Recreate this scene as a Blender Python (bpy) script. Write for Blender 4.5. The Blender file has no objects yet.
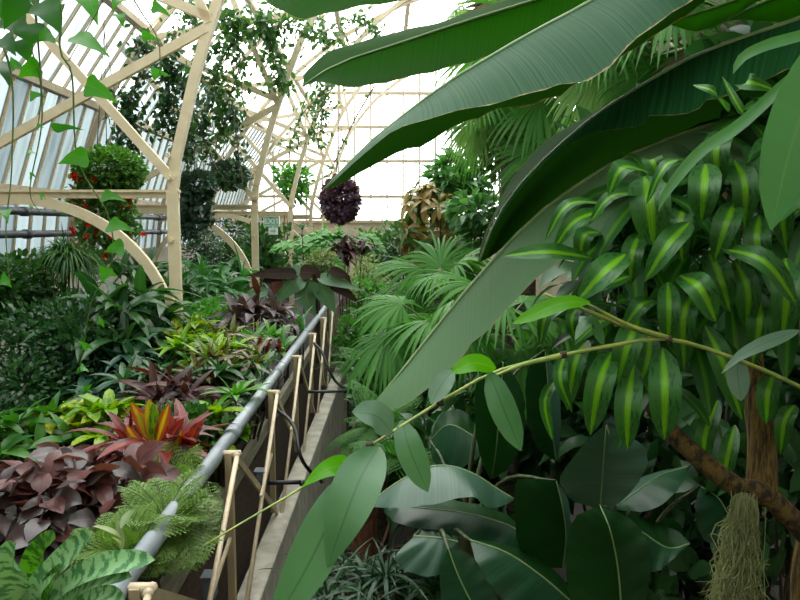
import bpy, math, random
import numpy as np
from mathutils import Vector, Euler, Matrix

scene = bpy.context.scene
COL = scene.collection
F = 700.0
EYE = Vector((0, 0, 3.0))
PITCH = math.atan(72 / F)
YAW = math.atan(16 / F)
CAM_R = Euler((math.pi / 2 - PITCH, 0, -YAW)).to_matrix()
BED = 1.45          # soil level of the raised bed


def at(px, py, Y):
    """The point of the place seen at a pixel of the photograph, Y metres down the house."""
    d = CAM_R @ Vector(((px - 400) / F, -(py - 300) / F, -1))
    return EYE + d * (Y / d.y)


# ------------------------------------------------------------------ camera
cam = bpy.data.cameras.new('camera')
cam.sensor_width = 36
cam.lens = 36 * F / 800
cam.clip_end = 500
co = bpy.data.objects.new('camera', cam)
COL.objects.link(co)
co.location = EYE
co.rotation_euler = (math.pi / 2 - PITCH, 0, -YAW)
scene.camera = co
vs = scene.view_settings
vs.view_transform = 'Standard'
vs.look = 'None'
vs.exposure = 0.75
vs.gamma = 1
vs.use_curve_mapping = False
scene.cycles.max_bounces = 8
scene.cycles.diffuse_bounces = 5
scene.cycles.transmission_bounces = 6
scene.cycles.transparent_max_bounces = 12
scene.cycles.use_denoising = True
scene.cycles.sample_clamp_indirect = 6


# ------------------------------------------------------------------ node helpers
class NT:
    def __init__(s, tree):
        s.t = tree
        s.n = tree.nodes
        s.l = tree.links

    def node(s, typ, **kw):
        n = s.n.new(typ)
        for k, v in kw.items():
            setattr(n, k, v)
        return n

    def put(s, sock, v):
        if isinstance(v, bpy.types.NodeSocket):
            s.l.new(v, sock)
        elif isinstance(v, (tuple, list)):
            v = tuple(v)
            if sock.type == 'RGBA' and len(v) == 3:
                v = v + (1,)
            sock.default_value = v
        else:
            sock.default_value = v

    def math(s, op, a, b=0.0, clamp=False):
        n = s.node('ShaderNodeMath', operation=op, use_clamp=clamp)
        s.put(n.inputs[0], a)
        s.put(n.inputs[1], b)
        return n.outputs[0]

    def mix(s, f, a, b, blend='MIX'):
        n = s.node('ShaderNodeMix', data_type='RGBA', blend_type=blend)
        s.put(n.inputs[0], f)
        s.put(n.inputs[6], a)
        s.put(n.inputs[7], b)
        return n.outputs[2]

    def ramp(s, f, lo, hi):
        n = s.node('ShaderNodeMapRange', interpolation_type='SMOOTHSTEP')
        s.put(n.inputs[0], f)
        s.put(n.inputs[1], lo)
        s.put(n.inputs[2], hi)
        return n.outputs[0]

    def noise(s, vec, scale, detail=2.0, rough=0.5):
        n = s.node('ShaderNodeTexNoise')
        if vec is not None:
            s.put(n.inputs['Vector'], vec)
        n.inputs['Scale'].default_value = scale
        n.inputs['Detail'].default_value = detail
        n.inputs['Roughness'].default_value = rough
        return n.outputs['Fac']

    def scalev(s, vec, v):
        n = s.node('ShaderNodeVectorMath', operation='MULTIPLY')
        s.put(n.inputs[0], vec)
        n.inputs[1].default_value = v
        return n.outputs[0]


def newmat(name):
    m = bpy.data.materials.new(name)
    m.use_nodes = True
    t = NT(m.node_tree)
    t.n.clear()
    out = t.node('ShaderNodeOutputMaterial')
    return m, t, out


def solid(name, c1, c2=None, scale=6.0, rough=0.6, metal=0.0, stretch=(1, 1, 1), bump=0.0, spec=0.4, lo=.35, hi=.65):
    m, t, out = newmat(name)
    b = t.node('ShaderNodeBsdfPrincipled')
    co_ = t.node('ShaderNodeTexCoord').outputs['Object']
    f = t.noise(t.scalev(co_, stretch), scale, 4, .6)
    f2 = t.ramp(f, lo, hi)
    t.put(b.inputs['Base Color'], t.mix(f2, c1, c2 or c1))
    b.inputs['Roughness'].default_value = rough
    b.inputs['Metallic'].default_value = metal
    b.inputs['Specular IOR Level'].default_value = spec
    if bump:
        bp = t.node('ShaderNodeBump')
        bp.inputs['Strength'].default_value = bump
        bp.inputs['Distance'].default_value = 0.01
        t.put(bp.inputs['Height'], f)
        t.put(b.inputs['Normal'], bp.outputs[0])
    t.l.new(b.outputs[0], out.inputs[0])
    return m


def deep(c, k=.80, s=1.14):
    """A colour made a little darker and fuller."""
    if c is None:
        return None
    g = .3 * c[0] + .6 * c[1] + .1 * c[2]
    return tuple(max(.001, (g + (x - g) * s) * k) for x in c)


def leafmat(name, c1, c2, trans=.3, rough=.4, spec=.4, mid=None, midw=.06, veins=0, veinamp=.12, edge=None, edgew=.95,
            blotch=None, bscale=8.0, bth=.5, bstretch=(1, 1, 1), bsoft=.06, tglow=1.6, twarm=1.0, rib=None):
    c1, c2, mid, blotch, rib = deep(c1), deep(c2), deep(mid, .9), deep(blotch), deep(rib)
    m, t, out = newmat(name)
    tc = t.node('ShaderNodeTexCoord')
    sep = t.node('ShaderNodeSeparateXYZ')
    t.put(sep.inputs[0], tc.outputs['UV'])
    u, v = sep.outputs[0], sep.outputs[1]
    a = t.math('MULTIPLY', t.math('ABSOLUTE', t.math('SUBTRACT', u, .5)), 2.0)
    geo = t.node('ShaderNodeNewGeometry')
    rnd = geo.outputs['Random Per Island']
    col = t.mix(rnd, c1, c2)
    off = t.node('ShaderNodeCombineXYZ')
    t.put(off.inputs[2], t.math('MULTIPLY', rnd, 40))
    uvr = t.node('ShaderNodeVectorMath', operation='ADD')
    t.put(uvr.inputs[0], t.scalev(tc.outputs['UV'], bstretch))
    t.put(uvr.inputs[1], off.outputs[0])
    uvr = uvr.outputs[0]
    if blotch is not None:
        nz = t.noise(uvr, bscale, 3, .6)
        col = t.mix(t.ramp(nz, bth - bsoft, bth + bsoft), col, blotch)
    if veins:
        vc = t.node('ShaderNodeCombineXYZ')
        t.put(vc.inputs[0], t.math('MULTIPLY', t.math('ADD', v, t.math('MULTIPLY', a, .04)), veins))
        nz = t.noise(vc.outputs[0], 1.0, 3, .7)
        col = t.mix(t.ramp(nz, .35, .68), col, tuple(x * (1 + veinamp * 6) for x in c1))
    if mid is not None:
        wob = t.math('ADD', a, t.math('MULTIPLY', t.math('SUBTRACT', t.noise(t.scalev(uvr, (14, 1.2, 1)), 3, 3), .5), midw * 1.4))
        sc = t.node('ShaderNodeCombineXYZ')
        t.put(sc.inputs[0], t.math('MULTIPLY', u, 26))
        t.put(sc.inputs[1], t.math('MULTIPLY', v, 1.2))
        t.put(sc.inputs[2], t.math('MULTIPLY', rnd, 60))
        streak = t.ramp(t.noise(sc.outputs[0], 1.0, 2), .33, .55)
        mk = t.math('MULTIPLY', t.ramp(wob, midw * 1.35, midw * .5), t.math('MULTIPLY', t.math('ADD', .35, t.math('MULTIPLY', streak, .65)), t.math('ADD', .6, t.math('MULTIPLY', rnd, .4))))
        col = t.mix(mk, col, mid)
    if rib is not None:
        col = t.mix(t.ramp(a, .07, .03), col, rib)
    if edge is not None:
        wob = t.math('ADD', a, t.math('MULTIPLY', t.math('SUBTRACT', t.noise(t.scalev(uvr, (1, 30, 1)), 1.5, 2), .5), .06))
        col = t.mix(t.ramp(wob, edgew, edgew + .03), col, edge)
    b = t.node('ShaderNodeBsdfPrincipled')
    t.put(b.inputs['Base Color'], col)
    b.inputs['Roughness'].default_value = rough
    b.inputs['Specular IOR Level'].default_value = spec
    tr = t.node('ShaderNodeBsdfTranslucent')
    t.put(tr.inputs[0], t.mix(1.0, col, (tglow * twarm, tglow * 1.15, tglow * .6), 'MULTIPLY'))
    ms = t.node('ShaderNodeMixShader')
    ms.inputs[0].default_value = trans
    t.l.new(b.outputs[0], ms.inputs[1])
    t.l.new(tr.outputs[0], ms.inputs[2])
    t.l.new(ms.outputs[0], out.inputs[0])
    return m


def panemat(name, tint, f0, f1, milk):
    m, t, out = newmat(name)
    tc = t.node('ShaderNodeTexCoord')
    geo = t.node('ShaderNodeNewGeometry')
    rnd = geo.outputs['Random Per Island']
    nz = t.noise(t.scalev(tc.outputs['Object'], (3, 6, .8)), 1.6, 4, .6)
    f = t.math('ADD', t.math('MULTIPLY', nz, .6), t.math('MULTIPLY', rnd, .4))
    mr = t.node('ShaderNodeMapRange')
    t.put(mr.inputs[0], f)
    mr.inputs[1].default_value = .25
    mr.inputs[2].default_value = .75
    mr.inputs[3].default_value = f0
    mr.inputs[4].default_value = f1
    a = t.node('ShaderNodeBsdfTransparent')
    a.inputs[0].default_value = tint + (1,)
    b = t.node('ShaderNodeBsdfTranslucent')
    b.inputs[0].default_value = milk + (1,)
    ms = t.node('ShaderNodeMixShader')
    t.put(ms.inputs[0], mr.outputs[0])
    t.l.new(a.outputs[0], ms.inputs[1])
    t.l.new(b.outputs[0], ms.inputs[2])
    t.l.new(ms.outputs[0], out.inputs[0])
    return m


def barkmat(name, c1, c2, ridges=16, along=5.0, twist=0.0):
    m, t, out = newmat(name)
    tc = t.node('ShaderNodeTexCoord')
    f = t.noise(t.scalev(tc.outputs['Object'], (ridges * 5, ridges * 5, along)), 1.0, 4, .65)
    b = t.node('ShaderNodeBsdfPrincipled')
    t.put(b.inputs['Base Color'], t.mix(t.ramp(f, .38, .62), c1, c2))
    b.inputs['Roughness'].default_value = .85
    bp = t.node('ShaderNodeBump')
    bp.inputs['Strength'].default_value = 1.0
    bp.inputs['Distance'].default_value = .012
    t.put(bp.inputs['Height'], f)
    t.put(b.inputs['Normal'], bp.outputs[0])
    t.l.new(b.outputs[0], out.inputs[0])
    return m


# ------------------------------------------------------------------ mesh helpers
class MB:
    def __init__(s):
        s.v, s.f, s.uv, s.n = [], [], [], 0

    def add(s, v, f, uv=None):
        v = np.asarray(v, float).reshape(-1, 3)
        f = np.asarray(f, int).reshape(-1, 4)
        if uv is None:
            uv = np.zeros((len(v), 2))
        s.v.append(v)
        s.f.append(f + s.n)
        s.uv.append(np.asarray(uv, float).reshape(-1, 2))
        s.n += len(v)

    def build(s, name, mat, parent=None, smooth=True, label=None):
        me = bpy.data.meshes.new(name)
        v = np.concatenate(s.v)
        f = np.concatenate(s.f)
        uv = np.concatenate(s.uv)
        if parent is not None:
            v = v - np.array(parent.location)
        me.from_pydata(v.tolist(), [], f.tolist())
        ul = me.uv_layers.new(name='UVMap')
        ul.data.foreach_set('uv', uv[f.reshape(-1)].reshape(-1))
        me.polygons.foreach_set('use_smooth', [smooth] * len(f))
        me.materials.append(mat)
        me.update()
        o = bpy.data.objects.new(name, me)
        COL.objects.link(o)
        if parent is not None:
            o.parent = parent
        if label:
            o['label'] = label
        return o


def sub(mb, name, mat, part, label=None):
    """A sub-part: a mesh under a part that is itself at its parent's origin."""
    root_ = part.parent
    o = mb.build(name, mat, root_, label=label)
    o.parent = part
    return o


def thing(name, label, cat, loc, group=None):
    o = bpy.data.objects.new(name, None)
    COL.objects.link(o)
    o.location = loc
    o.empty_display_size = .1
    o['label'] = label
    o['category'] = cat
    if group:
        o['group'] = group
    return o


def tag(o, label, cat, group=None, kind=None):
    o['label'] = label
    o['category'] = cat
    if group:
        o['group'] = group
    if kind:
        o['kind'] = kind
    return o


def struct(o, label=None):
    o['kind'] = 'structure'
    if label:
        o['label'] = label
        o['category'] = o.name.split('_')[0]
    return o


def box(mb, x0, x1, y0, y1, z0, z1):
    v = [(x, y, z) for x in (x0, x1) for y in (y0, y1) for z in (z0, z1)]
    f = [(0, 1, 3, 2), (4, 6, 7, 5), (0, 4, 5, 1), (2, 3, 7, 6), (0, 2, 6, 4), (1, 5, 7, 3)]
    mb.add(v, f)


def bar(mb, p, q, w, h, side=(0, 1, 0)):
    """Box section bar: w across SIDE, h across the other way."""
    p, q = Vector(p), Vector(q)
    t = (q - p).normalized()
    s = Vector(side)
    s = (s - t * s.dot(t)).normalized()
    n = t.cross(s)
    v = []
    for c in (p, q):
        for a, b in ((-1, -1), (1, -1), (1, 1), (-1, 1)):
            v.append(c + s * (a * w / 2) + n * (b * h / 2))
    f = [(0, 1, 5, 4), (1, 2, 6, 5), (2, 3, 7, 6), (3, 0, 4, 7), (3, 2, 1, 0), (4, 5, 6, 7)]
    mb.add(v, f)


def sweep_rect(mb, path, w, y0, y1):
    """Rectangular rib swept along a path of (x, z) in a plane of constant y."""
    P = np.array(path, float)
    T = np.gradient(P, axis=0)
    T /= np.linalg.norm(T, axis=1)[:, None]
    N = np.stack([-T[:, 1], T[:, 0]], 1)
    v, f = [], []
    for i in range(len(P)):
        a, b = P[i] + N[i] * w / 2, P[i] - N[i] * w / 2
        v += [(a[0], y0, a[1]), (a[0], y1, a[1]), (b[0], y1, b[1]), (b[0], y0, b[1])]
    for i in range(len(P) - 1):
        for k in range(4):
            f.append((4 * i + k, 4 * i + (k + 1) % 4, 4 * i + 4 + (k + 1) % 4, 4 * i + 4 + k))
    e = 4 * (len(P) - 1)
    f += [(0, 1, 2, 3), (e + 3, e + 2, e + 1, e)]
    mb.add(v, f)


def spline(pts, n):
    """Catmull-Rom through points, n samples at equal arc length."""
    P = np.array([tuple(p) for p in pts], float)
    if len(P) == 2:
        return P[0] + (P[1] - P[0]) * np.linspace(0, 1, n)[:, None]
    Q = np.vstack([2 * P[0] - P[1], P, 2 * P[-1] - P[-2]])
    out = []
    for i in range(len(P) - 1):
        p0, p1, p2, p3 = Q[i:i + 4]
        for s in np.linspace(0, 1, 14, endpoint=False):
            out.append(.5 * (2 * p1 + (p2 - p0) * s + (2 * p0 - 5 * p1 + 4 * p2 - p3) * s * s + (3 * p1 - p0 - 3 * p2 + p3) * s ** 3))
    out.append(P[-1])
    out = np.array(out)
    d = np.r_[0, np.cumsum(np.linalg.norm(np.diff(out, axis=0), axis=1))]
    t = np.linspace(0, d[-1], n)
    return np.stack([np.interp(t, d, out[:, k]) for k in range(out.shape[1])], 1)


def tube(mb, pts, r, n=10, segs=7, smooth=True):
    """Round tube along points; r a number or one radius per control point."""
    P = spline(pts, n) if smooth else np.array([tuple(p) for p in pts], float)
    n = len(P)
    R = np.interp(np.linspace(0, 1, n), np.linspace(0, 1, len(r)), r) if hasattr(r, '__len__') else np.full(n, float(r))
    P = np.vstack([P[:1], P, P[-1:]])
    R = np.r_[R[0] * .02, R, R[-1] * .02]
    T = np.gradient(P, axis=0)
    T[0], T[-1] = T[1], T[-2]
    T /= np.maximum(np.linalg.norm(T, axis=1), 1e-9)[:, None]
    ref = np.array([0, 0, 1.]) if abs(T[1][2]) < .9 else np.array([1., 0, 0])
    v, uv = [], []
    for i in range(len(P)):
        s = np.cross(T[i], ref)
        s /= np.linalg.norm(s)
        ref = np.cross(s, T[i])
        for k in range(segs):
            a = 2 * math.pi * k / segs
            v.append(P[i] + R[i] * (s * math.cos(a) + ref * math.sin(a)))
            uv.append((k / segs, i / len(P)))
    f = [(i * segs + k, i * segs + (k + 1) % segs, (i + 1) * segs + (k + 1) % segs, (i + 1) * segs + k)
         for i in range(len(P) - 1) for k in range(segs)]
    mb.add(v, f, uv)


PROF = {
    'lance': lambda v: np.sin(np.pi * np.clip(v, 0, 1) ** .8) ** .85,
    'ovate': lambda v: np.interp(v, [0, .05, .15, .3, .45, .6, .75, .9, 1], [.06, .35, .78, 1, .97, .82, .56, .24, .01]),
    'ellip': lambda v: np.interp(v, [0, .06, .2, .4, .6, .8, .92, 1], [.08, .4, .82, 1, .97, .72, .38, .02]),
    'heart': lambda v: np.interp(v, [0, .06, .16, .3, .5, .7, .87, 1], [.45, .85, 1, .96, .76, .48, .2, .02]),
    'lobed': lambda v: np.interp(v, [0, .05, .14, .25, .36, .46, .6, .8, 1], [.5, .88, 1, .95, .66, .6, .46, .2, .02]),
    'strap': lambda v: np.interp(v, [0, .08, .3, .6, .85, .95, 1], [.55, .7, .9, 1, .85, .5, .03]),
    'grass': lambda v: np.interp(v, [0, .1, .5, 1], [.6, 1, .8, .03]),
    'fan': lambda v: np.interp(v, [0, .5, .62, .85, 1], [.02, 1, .85, .4, .03]),
    'obl': lambda v: np.interp(v, [0, .12, .3, .7, .9, .97, 1], [.1, .3, .75, 1, .85, .5, .05]),
    'wedge': lambda v: np.interp(v, [0, .3, .6, 1], [.15, .9, 1, .02]),
}


class Leaves:
    """A bag of leaf blades, turned into mesh in one go."""

    def __init__(s):
        s.p, s.t, s.n, s.L, s.W, s.d, s.fo = [], [], [], [], [], [], []

    def add(s, p, t, n, L, W, droop=.5, fold=.25):
        s.p.append(tuple(p))
        s.t.append(tuple(t))
        s.n.append(tuple(n))
        s.L.append(L)
        s.W.append(W)
        s.d.append(droop)
        s.fo.append(fold)

    def clip(s, z):
        k = [i for i, p in enumerate(s.p) if p[2] > z]
        for a in ('p', 't', 'n', 'L', 'W', 'd', 'fo'):
            setattr(s, a, [getattr(s, a)[i] for i in k])

    def keep_left(s, x):
        k = [i for i, p in enumerate(s.p) if p[0] + s.t[i][0] * s.L[i] * .85 < x]
        for a in ('p', 't', 'n', 'L', 'W', 'd', 'fo'):
            setattr(s, a, [getattr(s, a)[i] for i in k])

    def mesh(s, mb, prof='lance', nseg=4, across=(-1, 0, 1), wave=0.0, seed=0):
        if not s.p:
            return
        K = len(s.p)
        c = np.array(s.p)
        t = np.array(s.t)
        n = np.array(s.n)
        L, W, d, fo = (np.array(x)[:, None] for x in (s.L, s.W, s.d, s.fo))
        t /= np.maximum(np.linalg.norm(t, axis=1), 1e-9)[:, None]
        rs = np.random.RandomState(seed)
        ph = rs.rand(K, 1) * 6.3
        rows, uvs = [], []
        A = len(across)
        pf = PROF[prof]
        for i in range(nseg + 1):
            v = i / nseg
            n = n - t * (n * t).sum(1)[:, None]
            n /= np.maximum(np.linalg.norm(n, axis=1), 1e-9)[:, None]
            sd = np.cross(t, n)
            w = W * float(pf(np.array(v)))
            for k, u in enumerate(across):
                wv = wave * np.sin(ph + v * 14 + (2 if u > 0 else 0)) * abs(u) if wave else 0
                rows.append(c + sd * u * w * np.cos(fo) + n * (abs(u) * w * (np.sin(fo) + wv)))
                uvs.append(np.tile([[.5 + u / 2, v]], (K, 1)))
            c = c + t * L / nseg
            t = t + np.array([[0, 0, -1.]]) * d / nseg
            t /= np.maximum(np.linalg.norm(t, axis=1), 1e-9)[:, None]
        V = np.stack(rows, 1)
        U = np.stack(uvs, 1)
        M = V.shape[1]
        f = []
        for i in range(nseg):
            for k in range(A - 1):
                f.append((i * A + k, i * A + k + 1, (i + 1) * A + k + 1, (i + 1) * A + k))
        f = np.array(f)
        Fc = (np.arange(K)[:, None, None] * M + f[None]).reshape(-1, 4)
        mb.add(V.reshape(-1, 3), Fc, U.reshape(-1, 2))


def path_leaf(mb, pts, W, prof='lance', face=None, fold=.2, n=12, across=(-1, -.5, 0, .5, 1), roll=0.0, wave=0.0, seed=0):
    """One leaf along a 3-D path; face = direction its upper side looks."""
    P = spline(pts, n + 1)
    T = np.gradient(P, axis=0)
    T /= np.linalg.norm(T, axis=1)[:, None]
    fc = np.array(face if face is not None else (0, -.7, .7), float)
    v, uv = [], []
    ph = random.Random(seed).random() * 6
    for i in range(n + 1):
        N = fc - T[i] * fc.dot(T[i])
        N /= np.linalg.norm(N)
        S = np.cross(T[i], N)
        if roll:
            N, S = N * math.cos(roll) + S * math.sin(roll), S * math.cos(roll) - N * math.sin(roll)
        w = W / 2 * float(PROF[prof](np.array(i / n)))
        for u in across:
            wv = wave * math.sin(ph + i * 1.3 + (2 if u > 0 else 0)) * abs(u)
            v.append(P[i] + S * u * w * math.cos(fold) + N * (abs(u) ** 1.5 * w * (math.sin(fold) + wv)))
            uv.append((.5 + u / 2, i / n))
    A = len(across)
    f = [(i * A + k, i * A + k + 1, (i + 1) * A + k + 1, (i + 1) * A + k) for i in range(n) for k in range(A - 1)]
    mb.add(v, f, uv)


def blade(mb, rib_, margin, n=44, m=7, belly=0.0, flip=False, rag=0.0, seed=0, wav=.012, wfr=60):
    """Half of a banana blade: a ruled sheet from the midrib path to the margin path, bellied out in between."""
    A = spline(rib_, n)
    B = spline(margin, n)
    r = random.Random(seed)
    up = np.array([0, -.75, .66])
    v, uv = [], []
    for i in range(n):
        s_ = i / (n - 1)
        jag = 1 + rag * (r.random() - .5) * (1 if r.random() < .3 else .25)
        for k in range(m):
            u = k / (m - 1)
            p = A[i] + (B[i] - A[i]) * u * (jag if k == m - 1 else 1)
            wd = np.linalg.norm(B[i] - A[i])
            p = p + up * (belly * wd * math.sin(math.pi * u) + wav * wd * math.sin(s_ * wfr + 3 * u + seed) * u)
            v.append(p)
            uv.append((.5 + .5 * u, s_))
    f = [(i * m + k, i * m + k + 1, (i + 1) * m + k + 1, (i + 1) * m + k) for i in range(n - 1) for k in range(m - 1)]
    if flip:
        f = [q[::-1] for q in f]
    mb.add(v, f, uv)


def P3(pts, Y=None, dY=0.0):
    """Pixel points (px, py[, Y]) to points in the place."""
    return [at(p[0], p[1], (p[2] if len(p) > 2 else Y) + dY) for p in pts]


def rdir(r):
    while True:
        v = Vector((r.uniform(-1, 1), r.uniform(-1, 1), r.uniform(-1, 1)))
        if .05 < v.length < 1:
            return v.normalized()


UP = Vector((0, 0, 1))


def cloud(Ls, r, c, rad, n, L, W, shell=.55, out=1.0, droop=.5, fold=.25, upb=.3, jit=.5):
    """Small leaves through an ellipsoid, turned outwards."""
    c = Vector(c)
    for _ in range(n):
        d = rdir(r)
        k = shell + (1 - shell) * r.random() ** .6
        p = c + Vector((d.x * rad[0], d.y * rad[1], d.z * rad[2])) * k
        t = (d * out + rdir(r) * jit + UP * upb * r.random()).normalized()
        nn = (UP * .8 + d * .5 + rdir(r) * .6)
        s = r.uniform(.7, 1.25)
        Ls.add(p, t, nn, L * s, W * s, droop * r.uniform(.3, 1.5), fold)


def along(Ls, r, pts, spread, n, L, W, droop=.6, fold=.2):
    """Small leaves around a stem path."""
    P = spline(pts, 60)
    for _ in range(n):
        p = Vector(P[r.randrange(60)]) + rdir(r) * spread * r.random() ** .6
        t = (rdir(r) + Vector((0, 0, -.35))).normalized()
        s = r.uniform(.65, 1.3)
        Ls.add(p, t, (UP * .7 + rdir(r) * .8 + Vector((0, -.4, 0))), L * s, W * s, droop * r.random(), fold)


def whorl(Ls, r, p, axis, n, L, W, e0=15, e1=70, droop=.8, fold=.3, lenj=.25, a0=None, gap=0.0):
    """Leaves in a spiral round a shoot tip: young ones upright, old ones spreading."""
    axis = Vector(axis).normalized()
    s = axis.orthogonal().normalized()
    q = axis.cross(s)
    a = r.random() * 6.28 if a0 is None else a0
    for i in range(n):
        f = i / max(1, n - 1)
        el = math.radians(e1 + (e0 - e1) * f + r.uniform(-8, 8))
        a += 2.4
        h = s * math.cos(a) + q * math.sin(a)
        t = axis * math.sin(el) + h * math.cos(el)
        nn = axis * math.cos(el) - h * math.sin(el) + rdir(r) * .15
        k = (.65 + .35 * min(1, f * 2.2)) * r.uniform(1 - lenj, 1 + lenj * .5)
        Ls.add(Vector(p) - axis * gap * f, t, nn, L * k, W * k * r.uniform(.85, 1.1), droop * r.uniform(.6, 1.3), fold)


# ------------------------------------------------------------------ materials
M = {}
M['cream'] = solid('cream_paint', (.80, .655, .43), (.74, .59, .38), 9, .5)
M['cream_dim'] = solid('weathered_cream_paint', (.58, .47, .31), (.5, .4, .26), 9, .55)
M['post'] = solid('tan_painted_timber', (.42, .33, .2), (.33, .26, .155), 14, .6, stretch=(1, 1, .3))
M['rod'] = solid('pale_tan_rod', (.58, .48, .33), (.5, .4, .27), 14, .5)
M['board'] = solid('weathered_board', (.30, .27, .2), (.2, .18, .13), 5, .8, stretch=(6, 1, 6))
M['pipe'] = solid('grey_pipe_paint', (.25, .28, .30), (.2, .225, .245), 7, .38, spec=.5)
M['coupling'] = solid('grey_coupling', (.20, .225, .25), (.17, .19, .21), 7, .4)
M['heat'] = solid('dark_heating_pipe', (.055, .06, .07), (.085, .09, .10), 5, .5)
M['concrete'] = solid('grey_concrete', (.40, .37, .30), (.27, .25, .2), 7, .9, bump=.3)
M['plinth'] = solid('pale_render', (.50, .46, .37), (.40, .37, .3), 3, .9)
M['backlow'] = solid('cream_render', (.62, .54, .38), (.5, .43, .3), 3, .85)
M['soil'] = solid('dark_soil', (.010, .008, .006), (.022, .016, .011), 20, .95, bump=.5)
M['black'] = solid('black_rubber', (.012, .012, .013), rough=.5)
M['boxgrey'] = solid('slate_grey_box', (.10, .12, .14), (.13, .15, .17), 8, .5)
M['pot'] = solid('black_pot', (.012, .012, .012), (.02, .02, .02), 8, .6)
M['coir'] = solid('brown_basket_liner', (.09, .055, .03), (.05, .03, .018), 30, .95)
M['wire'] = solid('dark_wire', (.03, .03, .03), rough=.5)
M['bark'] = barkmat('yellow_brown_bark', (.035, .020, .007), (.20, .125, .025), 16, 5)
M['bark_branch'] = barkmat('ridged_branch_bark', (.025, .015, .007), (.15, .095, .022), 9, 26)
M['palmtrunk'] = solid('fibrous_palm_trunk', (.10, .085, .06), (.035, .028, .02), 20, .95, stretch=(1, 1, 3), bump=.7)
M['stemg'] = solid('green_stem', (.10, .17, .035), (.07, .12, .03), 10, .5)
M['stemy'] = solid('yellow_green_cane', (.30, .36, .07), (.16, .25, .06), 5, .4, stretch=(3, 3, 3))
M['stemb'] = solid('brown_stem', (.07, .045, .03), (.04, .026, .018), 10, .8)
M['stemr'] = solid('dark_red_stem', (.08, .02, .02), (.05, .02, .015), 10, .7)
M['rope'] = solid('woody_vine_stem', (.23, .17, .11), (.12, .09, .06), 12, .8)
M['exit'] = solid('exit_sign_green', (.20, .48, .30), rough=.5)
M['white'] = solid('sign_white', (.85, .88, .85), rough=.5)
M['arrow'] = solid('sign_pale_green', (.35, .55, .42), rough=.5)

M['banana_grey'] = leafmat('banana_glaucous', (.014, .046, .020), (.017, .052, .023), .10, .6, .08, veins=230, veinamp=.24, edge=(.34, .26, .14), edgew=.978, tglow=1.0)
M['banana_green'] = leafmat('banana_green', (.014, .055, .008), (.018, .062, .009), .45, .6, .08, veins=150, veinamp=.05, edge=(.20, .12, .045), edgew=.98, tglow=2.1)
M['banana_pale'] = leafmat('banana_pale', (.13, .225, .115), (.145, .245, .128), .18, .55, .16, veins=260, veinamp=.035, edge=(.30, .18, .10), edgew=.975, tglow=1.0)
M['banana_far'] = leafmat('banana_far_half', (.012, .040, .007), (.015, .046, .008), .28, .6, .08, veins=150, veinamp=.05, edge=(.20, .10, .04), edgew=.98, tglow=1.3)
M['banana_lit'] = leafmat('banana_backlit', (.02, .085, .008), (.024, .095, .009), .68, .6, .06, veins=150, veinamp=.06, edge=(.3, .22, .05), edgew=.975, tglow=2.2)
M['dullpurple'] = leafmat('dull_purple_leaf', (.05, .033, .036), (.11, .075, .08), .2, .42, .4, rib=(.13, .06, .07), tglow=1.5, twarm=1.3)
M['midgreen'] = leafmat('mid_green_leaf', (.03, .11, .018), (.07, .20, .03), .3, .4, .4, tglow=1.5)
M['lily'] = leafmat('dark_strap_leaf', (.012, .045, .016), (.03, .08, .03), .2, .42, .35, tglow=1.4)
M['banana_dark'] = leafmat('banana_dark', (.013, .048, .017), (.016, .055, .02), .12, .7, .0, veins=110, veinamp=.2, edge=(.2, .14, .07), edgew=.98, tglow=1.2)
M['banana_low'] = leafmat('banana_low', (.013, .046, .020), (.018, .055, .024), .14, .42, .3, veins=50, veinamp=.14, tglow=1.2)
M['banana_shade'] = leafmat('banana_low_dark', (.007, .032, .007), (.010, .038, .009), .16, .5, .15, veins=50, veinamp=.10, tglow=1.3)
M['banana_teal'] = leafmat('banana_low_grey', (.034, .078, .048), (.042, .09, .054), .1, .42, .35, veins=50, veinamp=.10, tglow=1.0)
M['rib'] = solid('pale_green_midrib', (.16, .24, .09), (.12, .2, .07), 9, .45)
M['pseudo'] = solid('banana_stem', (.10, .13, .05), (.05, .05, .025), 8, .6, stretch=(4, 4, .6))
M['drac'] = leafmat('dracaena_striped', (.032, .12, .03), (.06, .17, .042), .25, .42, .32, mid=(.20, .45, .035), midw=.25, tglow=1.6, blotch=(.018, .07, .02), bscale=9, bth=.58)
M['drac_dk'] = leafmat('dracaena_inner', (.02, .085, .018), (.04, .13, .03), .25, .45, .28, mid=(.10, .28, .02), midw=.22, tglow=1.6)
M['plain'] = leafmat('plain_strap', (.05, .17, .045), (.07, .20, .05), .3, .32, .5, tglow=1.6, veins=3, veinamp=.04, rib=(.09, .22, .06))
M['cane'] = leafmat('cane_leaf', (.055, .16, .06), (.085, .20, .075), .28, .36, .5, rib=(.04, .12, .04), tglow=1.6, blotch=(.07, .175, .07), bscale=3)
M['cane_teal'] = leafmat('cane_leaf_grey', (.12, .21, .14), (.14, .235, .15), .2, .4, .5, rib=(.08, .16, .09), tglow=1.3)
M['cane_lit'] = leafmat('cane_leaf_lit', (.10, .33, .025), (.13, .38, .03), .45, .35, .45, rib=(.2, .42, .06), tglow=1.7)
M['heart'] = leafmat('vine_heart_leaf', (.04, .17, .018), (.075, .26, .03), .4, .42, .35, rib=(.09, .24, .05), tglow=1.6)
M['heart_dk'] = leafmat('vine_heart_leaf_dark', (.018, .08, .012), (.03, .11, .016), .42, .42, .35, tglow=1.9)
M['ivy'] = leafmat('small_dark_leaf', (.02, .06, .025), (.055, .12, .045), .3, .42, .45, tglow=1.8)
M['ivy_lt'] = leafmat('small_green_leaf', (.035, .10, .03), (.10, .20, .06), .35, .42, .45, tglow=1.8)
M['shrub'] = leafmat('shrub_leaf', (.022, .075, .02), (.065, .155, .04), .28, .4, .45, tglow=1.6)
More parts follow.
